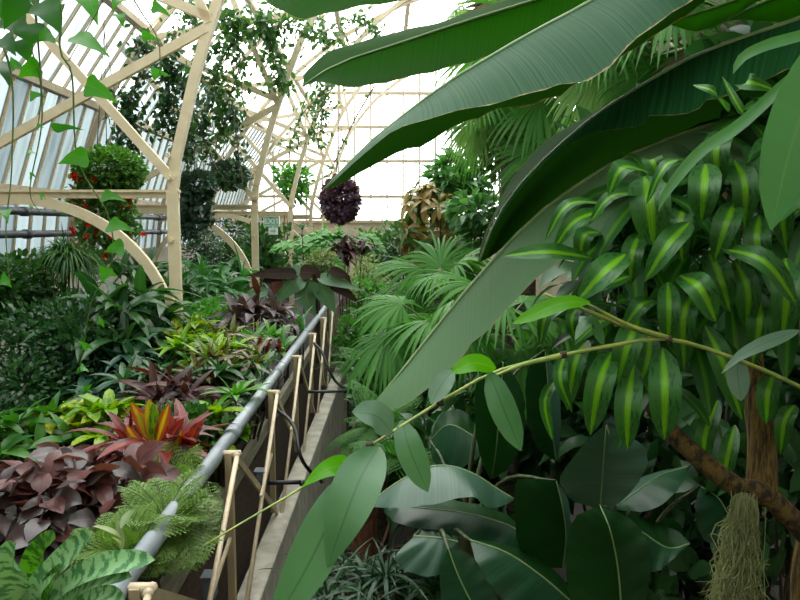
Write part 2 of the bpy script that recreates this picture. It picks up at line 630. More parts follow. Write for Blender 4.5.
M['shrub_dk'] = leafmat('shrub_leaf_dark', (.018, .065, .022), (.06, .14, .05), .25, .36, .45, tglow=1.5)
M['begonia'] = leafmat('basket_leaf', (.06, .15, .035), (.14, .28, .07), .35, .45, .4, tglow=1.6)
M['redfl'] = leafmat('red_flower', (.55, .03, .02), (.8, .07, .03), .3, .5, .3, tglow=1.2)
M['purple'] = leafmat('purple_leaf', (.07, .035, .06), (.20, .12, .17), .2, .4, .5, tglow=1.3, twarm=1.4)
M['greyblue'] = leafmat('grey_green_leaf', (.045, .085, .06), (.09, .15, .10), .2, .4, .45, tglow=1.4)
M['grassy'] = leafmat('drooping_grass_leaf', (.02, .08, .012), (.06, .16, .025), .3, .4, .4, tglow=1.7)
M['ginger'] = leafmat('long_green_leaf', (.02, .07, .022), (.05, .13, .035), .28, .34, .5, rib=(.07, .16, .05), tglow=1.6)
M['bluegreen'] = leafmat('bluish_long_leaf', (.02, .07, .04), (.05, .12, .07), .2, .38, .45, tglow=1.4)
M['bright'] = leafmat('bright_green_leaf', (.045, .17, .02), (.10, .27, .03), .35, .38, .45, tglow=1.5)
M['yellowcr'] = leafmat('yellow_veined_leaf', (.40, .46, .03), (.50, .52, .05), .3, .36, .5, blotch=(.09, .23, .02), bscale=6, bth=.56, bstretch=(1.2, 4, 1), mid=(.6, .58, .08), midw=.12, tglow=1.3)
M['limecr'] = leafmat('lime_leaf', (.16, .34, .03), (.32, .44, .04), .3, .38, .45, blotch=(.07, .2, .03), bscale=5, bth=.55, tglow=1.4)
M['redcr'] = leafmat('red_croton_leaf', (.15, .014, .016), (.26, .035, .02), .3, .36, .45, blotch=(.05, .018, .018), bscale=4, bth=.54, rib=(.42, .07, .05), tglow=1.4, twarm=1.3)
M['redyel'] = leafmat('red_yellow_croton_leaf', (.42, .09, .03), (.34, .045, .025), .3, .36, .5, mid=(.58, .43, .05), midw=.4, blotch=(.10, .20, .03), bscale=5, bth=.62, tglow=1.4)
M['yelred'] = leafmat('yellow_croton_shoot_leaf', (.50, .40, .04), (.42, .32, .05), .3, .36, .5, mid=(.16, .28, .03), midw=.25, edge=(.42, .08, .03), edgew=.8, tglow=1.3)
M['copper'] = leafmat('copper_leaf', (.036, .027, .028), (.068, .032, .030), .2, .36, .6, blotch=(.046, .046, .038), bscale=5, bth=.5, bstretch=(1, 2, 1), rib=(.12, .045, .045), veins=9, veinamp=.12, tglow=1.8, twarm=1.8)
M['pinkcop'] = leafmat('pink_copper_leaf', (.11, .038, .036), (.17, .06, .05), .25, .4, .45, blotch=(.07, .04, .036), bscale=4, bth=.5, rib=(.08, .02, .02), veins=8, veinamp=.05, tglow=1.4, twarm=1.2)
M['maroon'] = leafmat('maroon_strap_leaf', (.03, .012, .014), (.10, .018, .02), .2, .42, .3, tglow=1.6, twarm=1.4, blotch=(.03, .05, .02), bscale=3, bth=.58)
M['bronze'] = leafmat('bronze_croton_leaf', (.09, .06, .03), (.20, .09, .04), .25, .36, .5, blotch=(.08, .15, .03), bscale=4, bth=.52, tglow=1.5)
M['yelgreen'] = leafmat('yellow_green_croton_leaf', (.22, .30, .03), (.42, .42, .04), .3, .36, .5, blotch=(.07, .2, .02), bscale=4, bth=.5, tglow=1.4)
M['brom'] = leafmat('banded_leaf', (.24, .42, .20), (.26, .44, .21), .15, .36, .45, blotch=(.065, .18, .065), bscale=4.0, bth=.52, bstretch=(.5, 4.5, 1), bsoft=.05, tglow=1.2)
M['brom_in'] = leafmat('banded_inner_leaf', (.10, .26, .03), (.10, .26, .03), .3, .36, .45, blotch=(.02, .07, .015), bscale=5.0, bth=.5, bstretch=(.5, 6, 1), bsoft=.05, tglow=1.3)
M['selag'] = leafmat('ferny_leaf', (.12, .22, .05), (.22, .34, .085), .28, .5, .35, tglow=1.5)
M['fern'] = leafmat('fern_leaf', (.04, .14, .028), (.085, .22, .045), .35, .5, .3, tglow=1.7)
M['fern_lt'] = leafmat('pale_fern_leaf', (.07, .22, .045), (.14, .32, .08), .38, .5, .3, tglow=1.6)
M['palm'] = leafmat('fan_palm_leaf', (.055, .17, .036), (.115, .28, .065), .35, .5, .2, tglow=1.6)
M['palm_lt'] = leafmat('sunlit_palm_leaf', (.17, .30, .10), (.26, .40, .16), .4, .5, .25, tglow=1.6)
M['palm_dry'] = leafmat('dry_palm_leaf', (.24, .19, .12), (.14, .12, .08), .25, .6, .3, tglow=1.2)
M['philo'] = leafmat('broad_dull_leaf', (.075, .15, .075), (.10, .18, .09), .2, .42, .45, rib=(.14, .22, .10), tglow=1.4)
M['philo_dk'] = leafmat('broad_dark_leaf', (.022, .013, .009), (.035, .020, .013), .2, .6, .08, rib=(.05, .035, .03), tglow=1.4)
M['papaya'] = leafmat('lobed_green_leaf', (.08, .27, .05), (.14, .36, .08), .35, .45, .3, tglow=1.6)
M['magbr'] = leafmat('brown_backed_leaf', (.26, .165, .05), (.36, .28, .09), .25, .42, .4, rib=(.4, .3, .12), tglow=1.4)
M['maggr'] = leafmat('glossy_green_leaf', (.05, .13, .035), (.13, .21, .07), .2, .4, .35, rib=(.2, .26, .1), tglow=1.4)
M['scheff'] = leafmat('drooping_leaflet', (.06, .17, .05), (.13, .28, .10), .35, .36, .5, tglow=1.5)
M['varieg'] = leafmat('cream_flecked_leaf', (.10, .18, .05), (.36, .40, .20), .3, .45, .4, tglow=1.4)
M['moss'] = leafmat('grey_green_strand', (.30, .33, .16), (.46, .48, .26), .3, .7, .2, tglow=1.3)
M['sheath'] = solid('reddish_brown_sheath', (.14, .05, .022), (.055, .022, .012), 12, .75, stretch=(4, 4, .8), bump=.6)
M['litter'] = leafmat('dead_leaf', (.06, .035, .02), (.14, .09, .05), .15, .7, .2, tglow=1.0)

# ------------------------------------------------------------------ world: bright overcast sky, brightest down the house and overhead
w = bpy.data.worlds.new('overcast_sky')
scene.world = w
w.use_nodes = True
t = NT(w.node_tree)
t.n.clear()
wo = t.node('ShaderNodeOutputWorld')
bg = t.node('ShaderNodeBackground')
tc = t.node('ShaderNodeTexCoord')
dp = t.node('ShaderNodeVectorMath', operation='DOT_PRODUCT')
t.put(dp.inputs[0], tc.outputs['Generated'])
dp.inputs[1].default_value = Vector((-.05, .62, .78)).normalized()
glow = t.ramp(dp.outputs['Value'], .15, 1.0)
t.put(bg.inputs['Color'], t.mix(glow, (.80, .90, .96), (1, .985, .96)))
t.put(bg.inputs['Strength'], t.math('ADD', t.math('MULTIPLY', glow, 3.6), 1.25))
t.l.new(bg.outputs[0], wo.inputs[0])

# ------------------------------------------------------------------ shell
YN, YF = -3.0, 22.0
PR = [(-4.42, 2.62), (-4.3, 3.45), (-3.9, 4.64), (-3.2, 5.65), (-2.2, 6.7), (-1.0, 7.6), (.6, 8.4), (2.5, 8.8)]
PRR = PR + [(5 - x, z) for x, z in PR[-2::-1]]
glass = panemat('whitewashed_glass', (.17, .205, .205), .2, .95, (.085, .108, .11))
glass_up = panemat('streaky_whitewashed_glass', (.55, .62, .63), .15, .95, (.10, .135, .145))
glass_hi = panemat('clear_roof_glass', (.96, .98, .97), .08, .45, (.7, .76, .76))


def shell(name, prof, mat, label, every=1, solid_=None):
    mb = MB()
    ys = np.arange(YN, YF + .01, .357)
    for (xa, za), (xb, zb) in zip(prof, prof[1:]):
        for y0, y1 in zip(ys, ys[1:]):
            mb.add([(xa, y0 + .012, za), (xa, y1 - .012, za), (xb, y1 - .012, zb), (xb, y0 + .012, zb)], [(0, 1, 2, 3)])
    o = struct(mb.build(name, mat, None, False), label)
    gb = MB()
    for y in ys[::every]:
        for (xa, za), (xb, zb) in zip(prof, prof[1:]):
            bar(gb, (xa, y, za), (xb, y, zb), .03, .035)
    gb.build('glazing_bars', M['cream'], o, False)
    for x, z in (prof[1:-1] if len(prof) > 2 else prof[:1]) + ([prof[-1]] if name == 'wall_left_upper' else []):
        pb = MB()
        bar(pb, (x, YN, z), (x, YF, z), .10, .09, (1, 0, 0))
        pb.build('purlin', M['cream_dim'], o, False)
    return o


shell('wall_left', PR[:3], glass, 'whitewashed glass side wall with slanting glazing bars')
shell('wall_left_upper', PR[2:4], glass_up, 'streaky whitewashed glass sloping above the side wall')
shell('ceiling', PRR[3:9], glass_hi, 'bright curved glass roof with cream glazing bars', 3)
mb = MB()  # opaque boarding added out of view to darken the jungle side
for (xa, za), (xb, zb) in zip(PRR[8:], PRR[9:]):
    bar(mb, ((xa + xb) / 2, YN, (za + zb) / 2), ((xa + xb) / 2, YF, (za + zb) / 2), math.hypot(xb - xa, zb - za), .06, (xb - xa, 0, zb - za))
struct(mb.build('ceiling_light_blocker', M['board'], None, False), 'added unseen boarding that blocks roof light over the jungle planting')
mb = MB()  # solid wall added behind the camera to keep light out
box(mb, -4.6, 9.6, YN - .2, YN, 0, 8.9)
struct(mb.build('wall_light_blocker', M['plinth'], None, False), 'added unseen wall behind the viewing point that blocks light')

# far gable wall
mb = MB()
xs = np.arange(-4.4, 9.5, .5)
zs = [3.2, 3.97, 5.05, 6.08, 7.1, 8.1, 8.8]
prx = [p[0] for p in PRR]
prz = [p[1] for p in PRR]
gb = MB()
for xa, xb in zip(xs, xs[1:]):
    top = min(np.interp(xa, prx, prz), np.interp(xb, prx, prz))
    for za, zb in zip(zs, zs[1:]):
        if za >= top:
            continue
        zb = min(zb, top)
        mb.add([(xa + .015, YF, za), (xb - .015, YF, za), (xb - .015, YF, zb), (xa + .015, YF, zb)], [(0, 1, 2, 3)])
    bar(gb, (xa, YF - .02, 3.2), (xa, YF - .02, np.interp(xa, prx, prz)), .045, .05)
wb = struct(mb.build('wall_back', glass_hi, None, False), 'bright glass end wall with a grid of thin bars')
for z in zs[:-1]:
    lo = [x for x in np.arange(-4.4, 9.4, .05) if np.interp(x, prx, prz) > z]
    bar(gb, (lo[0], YF - .04, z), (lo[-1], YF - .04, z), .07, .09)
gb.build('glazing_bars', M['cream_dim'], wb, False)
mb = MB()
box(mb, -4.5, 9.5, YF - .02, YF + .2, 0, 3.2)
struct(mb.build('wall_end_base', M['backlow'], None, False), 'low cream wall under the far glazing')
mb = MB()
box(mb, -4.62, -4.36, YN, YF, 0, 2.62)
struct(mb.build('wall_left_base', M['plinth'], None, False), 'low rendered wall under the side glazing')
mb = MB()
box(mb, 9.36, 9.62, YN, YF, 0, 2.62)
struct(mb.build('wall_right_base', M['plinth'], None, False))
mb = MB()
box(mb, -14, 20, -8, 40, -.2, 0)
struct(mb.build('floor', M['soil'], None, False), 'dark soil floor under the jungle planting')
# raised bed soil: a gently heaped surface
mb = MB()
nx, ny = 24, 80
v, f = [], []
rr = random.Random(3)
for j in range(ny):
    for i in range(nx):
        x = -4.36 + (3.44) * i / (nx - 1)
        y = YN + (YF - YN) * j / (ny - 1)
        v.append((x, y, BED + .03 * math.sin(x * 3 + y) + rr.uniform(-.02, .02)))
for j in range(ny - 1):
    for i in range(nx - 1):
        a = j * nx + i
        f.append((a, a + 1, a + nx + 1, a + nx))
mb.add(v, f)
struct(mb.build('ground_bed', M['soil']), 'dark soil of the raised side bed')
mb = MB()
box(mb, -.93, -.905, YN, YF, 0, 1.50)
struct(mb.build('wall_bed_edge', M['coir'], None, False), 'retaining boards along the raised bed')

# concrete kerb and edge board
mb = MB()
kv = []
for y, xl, xr in ((.6, -.735, -.62), (3, -.715, -.595), (9, -.61, -.485), (13, -.58, -.45)):
    kv += [(xl, y, 0), (xl, y, 1.25), (xr, y, 1.25), (xr + .03, y, 0)]
mb.add(kv, [(4 * i + k, 4 * i + (k + 1) % 4, 4 * i + 4 + (k + 1) % 4, 4 * i + 4 + k) for i in range(3) for k in range(4)] + [(3, 2, 1, 0), (12, 13, 14, 15)])
kerb = struct(mb.build('trim_1', M['concrete'], None, False), 'pale concrete kerb beneath the railing posts')
bv = kerb.modifiers.new('bevel', 'BEVEL')
bv.width = .008
mb = MB()
box(mb, -.90, -.855, .6, 12, 1.50, 1.60)
tag(mb.build('edge_board', M['board'], None, False), 'weathered timber board running along the bed below the grey pipe rail', 'board')

# ------------------------------------------------------------------ arched trusses
TY = [6.03, 9.77, 13.5, 17.2, 20.9]


def ell(cx, cz, a, b, t0, t1, n):
    return [(cx + a * math.cos(math.radians(t0 + (t1 - t0) * i / (n - 1))), cz + b * math.sin(math.radians(t0 + (t1 - t0) * i / (n - 1)))) for i in range(n)]


CH = [(-1.775, 3.35), (-1.755, 3.55), (-1.67, 3.88), (-1.54, 4.36), (-1.36, 4.87), (-1.15, 5.42), (-.92, 5.86), (-.3, 6.65), (.6, 7.35), (1.6, 7.8), (2.5, 7.95)]
CHR = CH + [(5 - x, z) for x, z in CH[-2::-1]]


def make_truss(y, label):
    root_ = thing('arched_truss', label, 'truss', (-1.78, y, 0), 'arched trusses along the bed')
    y0, y1 = y - .04, y + .04

    def part(name, fn, mat='cream'):
        m_ = MB()
        fn(m_)
        o = m_.build(name, M[mat], root_, False)
        return o
    for x in (-1.78, 6.78):
        def column(m_):
            box(m_, x - .038, x + .038, y0, y1, 0, 3.38)
            box(m_, x - .048, x + .048, y0 - .006, y0 + .006, 0, 3.3)
        part('column', column)
    part('curved_chord', lambda m_: sweep_rect(m_, spline([(a, b) for a, b in CHR], 60), .078, y0, y1))

    def tie(m_):
        bar(m_, (-1.73, y, 3.31), (-4.32, y, 3.31), .085, .02)
        bar(m_, (-1.73, y, 3.28), (-4.32, y, 3.28), .03, .06)
    part('tie_beam', tie)
    part('arch_brace', lambda m_: sweep_rect(m_, ell(-3.12, 2.02, 1.31, 1.22, -6, 186, 48), .085, y0 + .015, y1 - .015))
    for p, q in (((-4.28, 3.12), (-1.46, 4.64)), ((-1.77, 3.4), (-3.55, 5.45)), ((-1.42, 4.72), (-3.2, 5.45)), ((-1.44, 4.68), (-2.25, 6.6)), ((-3.3, 5.5), (-.95, 5.9)), ((-1.0, 5.8), (-1.2, 7.4))):
        part('diagonal', lambda m_: bar(m_, (p[0], y - .02, p[1]), (q[0], y - .02, q[1]), .05, .075))

    for z in (2.30, 2.38, 2.9, 3.42, 3.6):
        part('bolt', lambda m_: tube(m_, [(-1.80, y0 - .03, z), (-1.80, y0, z)], .022, 2, 8, False))
    part('outer_chord', lambda m_: sweep_rect(m_, spline([(x + .1, z - .06) for x, z in PR], 40), .07, y0 + .02, y1 - .02), 'cream_dim')
    return root_


tr_labels = ['cream arched truss whose column stands tallest beside the yellow crotons',
             'cream arched truss whose column carries the green exit sign',
             'cream arched truss standing just behind the exit sign column',
             'pale arched truss second behind the exit sign column',
             'palest arched truss farthest down the house near the end wall']
tr0 = make_truss(TY[0], tr_labels[0])
kids = list(tr0.children)
for y, lb in zip(TY[1:], tr_labels[1:]):
    c = tr0.copy()
    COL.objects.link(c)
    c.location.y = y
    c['label'] = lb
    for k in kids:
        d = k.copy()
        COL.objects.link(d)
        d.parent = c

# heating pipes on the side wall
for z, x, lb in ((3.19, -4.16, 'upper dark heating pipe running along the glass side wall'), (2.93, -4.14, 'lower dark heating pipe running along the glass side wall')):
    r_ = thing('heating_pipe', lb, 'pipe', (x, 0, z), 'heating pipes')
    mb = MB()
    tube(mb, [(x, YN, z), (x, YF - .2, z)], .045, 2, 10, False)
    mb.build('pipe', M['heat'], r_)
    for y in np.arange(1.0, 21, 2.4):
        b_ = MB()
        tube(b_, [(x, y, z), (x, y + .12, z)], .058, 2, 10, False)
        bar(b_, (x, y + .06, z), (-4.31, y + .06, z), .02, .03)
        b_.build('bracket', M['heat'], r_)

# ------------------------------------------------------------------ railing
rail = thing('pipe_railing', 'grey pipe handrail on tan posts with thin rods along the concrete kerb', 'railing', (-.68, 5, 1.25))
mb = MB()
tube(mb, [(-.745, .8, 2.0), (-.745, 9.6, 2.0)], .033, 2, 14, False)
mb.build('handrail', M['pipe'], rail, label='grey pipe handrail')
for y in (1.75, 3.28, 4.75, 6.6):
    c_ = MB()
    tube(c_, [(-.745, y, 2.0), (-.745, y + .13, 2.0)], .0375, 2, 14, False)
    c_.build('coupling', M['coupling'], rail)
PY = [1.87 + 1.17 * i for i in range(7)]
for i, y in enumerate(PY):
    m_ = MB()
    bar(m_, (-.69, y, 1.25), (-.69, y, 2.01), .045, .03)
    m_.build('post', M['post'], rail, False)
    m_ = MB()
    box(m_, -.715, -.64, y - .012, y + .012, 1.985, 2.015)
    tube(m_, [(-.652, y - .03, 1.998), (-.652, y + .02, 1.998)], .015, 2, 8, False)
    m_.build('bracket', M['rod'], rail)
    m_ = MB()
    tube(m_, [(-.65, y - .02, 2.0), (-.635, y - 1.2, 1.24)], .011, 2, 8, False)
    m_.build('tie_rod', M['rod'], rail)
    m_ = MB()
    bar(m_, (-.665, y + .02, 1.98), (-.66, y + 1.13, 1.26), .012, .035, (1, 0, 0))
    m_.build('brace', M['post'], rail, False)
    m_ = MB()
    bar(m_, (-.70, y + .1, 1.62), (-.63, y - .75, 1.64), .012, .012)
    m_.build('cross_rod', M['rod'], rail, False)
for (px, py, Y, lb) in ((211, 586, 2.72, 'slate grey box on the railing rod closest to the camera'), (261, 479, 3.72, 'slate grey box clamped partway up the second railing rod')):
    c = at(px, py, Y)
    b_ = thing('rod_bracket_box', lb, 'box', c, 'grey boxes on the railing rods')
    m_ = MB()
    box(m_, c.x - .028, c.x + .022, c.y - .03, c.y + .03, c.z - .045, c.z + .045)
    o = m_.build('housing', M['boxgrey'], b_, False)
    bv = o.modifiers.new('bevel', 'BEVEL')
    bv.width = .006
    m_ = MB()
    box(m_, c.x - .034, c.x + .028, c.y - .036, c.y + .036, c.z + .045, c.z + .053)
    m_.build('lid', M['boxgrey'], b_, False)
mb = MB()
tube(mb, P3([(276, 410, 4.15), (288, 418, 4.0), (296, 432, 3.9), (300, 455, 3.8), (309, 470, 3.9), (322, 482, 4.2)]), .011, 24)
tag(mb.build('hose', M['black']), 'black hose looping from the second railing post towards the kerb', 'hose')
mb = MB()
tube(mb, P3([(314, 343, 6.4), (322, 352, 6.3), (329, 370, 6.2), (338, 384, 6.2), (352, 390, 6.2), (364, 394, 6.3)]), .013, 24)
tag(mb.build('hose', M['black']), 'black hose sagging over the far stretch of kerb', 'hose')
mb = MB()
tube(mb, P3([(308, 392, 5.3), (345, 391, 5.3)]), .012, 4)
tube(mb, P3([(345, 391, 5.3), (345, 391, 5.36)]), .02, 2, 8, False)
tag(mb.build('spray_pipe', M['black']), 'short black pipe reaching sideways over the kerb', 'pipe')
mb = MB()
tube(mb, P3([(268, 483, 3.75), (301, 482, 3.75)]), .013, 4)
tube(mb, P3([(301, 482, 3.75), (304, 486, 3.75)]), .018, 4)
tag(mb.build('spray_pipe', M['black']), 'short black pipe beside the grey box on the second rod', 'pipe')

# exit sign
Ys = 9.62
c = at(271.5, 221.5, Ys)
sg = thing('exit_sign', 'green EXIT sign hung beside the second cream column', 'sign', c)
m_ = MB()
hw, hh = 7.6 * Ys / F, 4.6 * Ys / F
box(m_, c.x - hw, c.x + hw, c.y, c.y + .03, c.z - hh, c.z + hh)
m_.build('panel', M['exit'], sg, False)
m_ = MB()
for s_ in (-1, 1):
    bar(m_, (c.x + s_ * hw, c.y + .01, c.z - hh), (c.x + s_ * hw, c.y + .01, c.z + hh), .05, .008)
    bar(m_, (c.x - hw, c.y + .01, c.z + s_ * hh), (c.x + hw, c.y + .01, c.z + s_ * hh), .05, .008, (0, 1, 0))
bar(m_, (c.x - hw, c.y + .015, c.z), (-1.73, c.y + .015, c.z), .02, .02)
m_.build('frame', M['white'], sg, False)


def text(body, mat, parent, size, off):
    cu = bpy.data.curves.new('lettering', 'FONT')
    cu.body = body
    cu.size = size
    cu.align_x = 'CENTER'
    cu.align_y = 'CENTER'
    cu.extrude = .002
    cu.offset = .001
    o = bpy.data.objects.new('lettering', cu)
    o.data.materials.append(mat)
    COL.objects.link(o)
    bpy.context.view_layer.update()
    me = bpy.data.meshes.new_from_object(o.evaluated_get(bpy.context.evaluated_depsgraph_get()))
    bpy.data.objects.remove(o)
    o = bpy.data.objects.new('lettering', me)
    COL.objects.link(o)
    o.parent = parent
    o.location = off
    o.rotation_euler = (math.pi / 2, 0, 0)
    return o


text('EXIT', M['white'], sg, .10, (.005, -.004, 0))
c = at(273, 231, Ys)
sg = thing('arrow_sign', 'small pale arrow sign below the green EXIT sign', 'sign', c)
m_ = MB()
box(m_, c.x - .062, c.x + .062, c.y, c.y + .03, c.z - .05, c.z + .05)
m_.build('panel', M['white'], sg, False)
m_ = MB()
bar(m_, (c.x - .035, c.y - .004, c.z), (c.x + .015, c.y - .004, c.z), .006, .022)
m_.add([(c.x + .01, c.y - .006, c.z - .032), (c.x + .045, c.y - .006, c.z), (c.x + .045, c.y - .006, c.z), (c.x + .01, c.y - .006, c.z + .032)], [(0, 1, 2, 3)])
m_.build('arrow', M['arrow'], sg, False)
m_ = MB()
bar(m_, (c.x, c.y + .015, c.z + .05), (c.x, c.y + .015, c.z + .075), .02, .02)
m_.build('hanger', M['white'], sg, False)

# ------------------------------------------------------------------ big banana leaves overhead
bp = thing('banana_plant', 'tall banana plant whose huge leaves arch across the upper picture', 'banana plant', (2.9, 2.6, 0))
m_ = MB()
tube(m_, [(2.9, 2.6, 0), (2.88, 2.6, 1.6), (2.75, 2.58, 3.2), (2.6, 2.55, 4.0)], [.14, .12, .10, .07], 14, 12)
m_.build('stem', M['pseudo'], bp)


def banana_leaf(parent, rib_, near=None, far=None, mats=('banana_grey', 'banana_green'), belly=(.05, -.05), label=None, petiole=None, r=(.004, .014), n=44, seed=1, rag=.04, ribmat='rib', wav=.012, wfr=60):
    """One leaf: near half, far half and midrib under a leaf Part."""
    part = None
    if near is not None:
        m_ = MB()
        blade(m_, rib_, near, n, belly=belly[0], seed=seed, rag=rag, wav=wav, wfr=wfr)
        part = m_.build('leaf', M[mats[0]], parent, label=label)
    if far is not None:
        m_ = MB()
        blade(m_, rib_, far, n, belly=belly[1], flip=True, seed=seed + 7, rag=rag, wav=wav, wfr=wfr)
        if part is None:
            part = m_.build('leaf', M[mats[1]], parent, label=label)
        else:
            sub(m_, 'leaf_half', M[mats[1]], part)
    m_ = MB()
    pts = list(rib_) + (petiole or [])
    tube(m_, pts, list(r), 30, 6)
    sub(m_, 'midrib', M[ribmat], part)
    return part


crown = [Vector((2.62, 2.55, 4.0))]
# A: backlit leaf behind
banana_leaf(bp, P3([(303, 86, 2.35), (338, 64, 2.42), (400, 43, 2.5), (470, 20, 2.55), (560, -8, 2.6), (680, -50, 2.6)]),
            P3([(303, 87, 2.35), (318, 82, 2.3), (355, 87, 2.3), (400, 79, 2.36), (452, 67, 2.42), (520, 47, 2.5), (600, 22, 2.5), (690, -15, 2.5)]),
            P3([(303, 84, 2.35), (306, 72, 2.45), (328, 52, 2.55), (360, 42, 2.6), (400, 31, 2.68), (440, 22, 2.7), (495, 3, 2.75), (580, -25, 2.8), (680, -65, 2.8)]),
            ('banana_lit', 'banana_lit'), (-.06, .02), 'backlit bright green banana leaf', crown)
# E: the strip at the very top edge
banana_leaf(bp, P3([(258, -10, 2.2), (300, -12, 2.25), (380, -30, 2.3), (480, -50, 2.4), (600, -80, 2.5)]),
            P3([(258, -9, 2.2), (272, 6, 2.1), (288, 14, 2.1), (302, 19, 2.1), (322, 15, 2.12), (350, 8, 2.15), (385, 3, 2.2), (430, -3, 2.25), (500, -16, 2.3), (610, -45, 2.4)]),
            None, ('banana_lit', 'banana_lit'), (-.05, 0), 'green banana leaf edge along the top', crown, seed=4)
# B: main sheeny leaf
ribB = P3([(325, 189, 1.95), (352, 160, 2.0), (380, 134, 2.05), (440, 88, 2.12), (475, 66, 2.15), (530, 34, 2.2), (590, 2, 2.25), (660, -40, 2.3), (740, -80, 2.4)])
banana_leaf(bp, ribB,
            P3([(325, 190, 1.95), (345, 171, 1.93), (372, 147, 1.92), (400, 128, 1.9), (450, 113, 1.9), (500, 102, 1.9), (540, 91, 1.9), (560, 83, 1.9), (584, 83, 1.9), (601, 73, 1.9), (640, 36, 1.95), (668, 16, 2.0), (692, 0, 2.05), (730, -26, 2.1), (790, -60, 2.2)]),
            P3([(325, 190, 1.95), (340, 184, 2.1), (360, 173, 2.2), (400, 151, 2.25), (422, 147, 2.28), (452, 127, 2.3), (486, 116, 2.35), (490, 108, 2.35), (525, 107, 2.36), (545, 98, 2.38), (566, 95, 2.4), (576, 84, 2.4), (640, 45, 2.45), (700, 5, 2.5), (770, -50, 2.5)]),
            ('banana_grey', 'banana_far'), (.05, -.03), 'broad grey-green sheened banana leaf', crown, seed=2, rag=.03)
# C: dark leaf
ribC = P3([(479, 262, 2.15), (500, 213, 2.2), (536, 168, 2.25), (590, 120, 2.3), (635, 90, 2.3), (700, 54, 2.3), (800, 19, 2.3), (900, -10, 2.35)])
banana_leaf(bp, ribC,
            P3([(479, 262, 2.15), (506, 209, 2.18), (541, 167, 2.18), (584, 136, 2.15), (644, 125, 2.1), (650, 116, 2.1), (694, 113, 2.08), (704, 101, 2.08), (730, 94, 2.08), (800, 66, 2.1), (900, 40, 2.15)]),
            P3([(479, 263, 2.15), (500, 250, 2.35), (535, 220, 2.45), (590, 182, 2.5), (640, 155, 2.5), (700, 131, 2.5), (800, 100, 2.5), (900, 70, 2.5)]),
            ('banana_dark', 'banana_far'), (.04, -.03), 'dark green banana leaf with browned edge', [Vector((2.75, 2.55, 3.4))], seed=3)
m_ = MB()
blade(m_, P3([(478, 262, 2.25), (497, 214, 2.3), (533, 168, 2.35), (590, 120, 2.42), (636, 92, 2.45)]),
      P3([(478, 263, 2.3), (484, 236, 2.4), (508, 186, 2.5), (524, 163, 2.5), (550, 138, 2.5), (590, 115, 2.5), (632, 90, 2.5)]), 30, seed=9, rag=.1)
m_.build('leaf_fold', M['banana_lit'], bp, label='light green folded leaf margin with brown spots')
# D: large pale leaf hanging down
ribD = P3([(373, 406, 1.95), (386, 388, 1.97), (402, 371, 2.0), (432, 333, 2.05), (480, 275, 2.1), (535, 217, 2.15), (590, 177, 2.2), (640, 150, 2.22), (700, 128, 2.25), (800, 98, 2.3), (900, 60, 2.4)])
banana_leaf(bp, ribD,
            P3([(373, 407, 1.95), (386, 411, 1.93), (410, 402, 1.92), (440, 378, 1.93), (458, 362, 1.93), (475, 341, 1.94), (489, 330, 1.94), (500, 315, 1.95), (512, 303, 1.95), (545, 272, 1.96), (590, 240, 1.98), (650, 205, 2.0), (800, 165, 2.1), (900, 130, 2.2)]),
            P3([(375, 405, 1.97), (392, 392, 2.15), (412, 370, 2.25), (442, 338, 2.3), (490, 282, 2.35), (545, 226, 2.4), (600, 188, 2.45), (700, 150, 2.45), (800, 120, 2.5), (900, 90, 2.5)]),
            ('banana_pale', 'banana_far'), (.03, -.02), 'pale grey-green banana leaf hanging lowest', [Vector((2.8, 2.58, 3.2))], seed=5, rag=.05)
# F: leaf pieces at top right
banana_leaf(bp, P3([(668, 22, 2.7), (730, 2, 2.75), (800, -25, 2.8), (880, -50, 2.8)]),
            P3([(666, 23, 2.7), (690, 31, 2.65), (706, 30, 2.65), (720, 24, 2.65), (742, 12, 2.7), (770, -2, 2.7), (880, -20, 2.7)]),
            None, ('banana_lit', 'banana_lit'), (-.05, 0), 'bright leaf underside at the top edge', crown, seed=6)
banana_leaf(bp, P3([(715, 26, 2.9), (760, 4, 2.95), (830, -20, 3.0), (900, -40, 3.0)]),
            P3([(715, 27, 2.9), (735, 20, 2.85), (770, 22, 2.85), (800, 20, 2.85), (850, 12, 2.9), (900, 0, 2.9)]),
            None, ('banana_lit', 'banana_lit'), (-.05, 0), 'yellow-green leaf underside near the top corner', crown, seed=8)

# extra leaves added out of view above, to shade the planting below
for k, (ex, ey, ez, wd) in enumerate([(.5, 3.6, 4.6, .42), (.7, 2.2, 4.75, .42), (1.0, .9, 4.5, .42), (2.2, .4, 4.4, .42), (3.9, 1.2, 4.4, .42), (4.4, 2.8, 4.5, .42), (1.9, 4.6, 4.9, .42), (3.2, 4.6, 4.8, .42), (4.6, 4.4, 4.7, .4), (1.3, 4.3, 5.2, .4), (1.4, 1.4, 5.1, .4), (3.3, .8, 5.0, .4)]):
    c_ = Vector((2.62, 2.55, 4.1))
    e_ = Vector((ex, ey, ez))
    md = (c_ + e_) / 2 + UP * .55
    h_ = (e_ - c_)
    sd = Vector((-h_.y, h_.x, 0)).normalized()
    rb = [c_, md, e_]
    mg = lambda s_: [c_ + sd * .05 * s_, c_.lerp(md, .5) + sd * wd * .8 * s_ + UP * .1, md + sd * wd * s_ - UP * .12, md.lerp(e_, .6) + sd * wd * .8 * s_ - UP * .12, e_ + sd * .02 * s_]
    banana_leaf(bp, rb, mg(1), mg(-1), ('banana_dark', 'banana_dark'), (.03, -.03), n=24, r=(.02, .005), seed=20 + k)

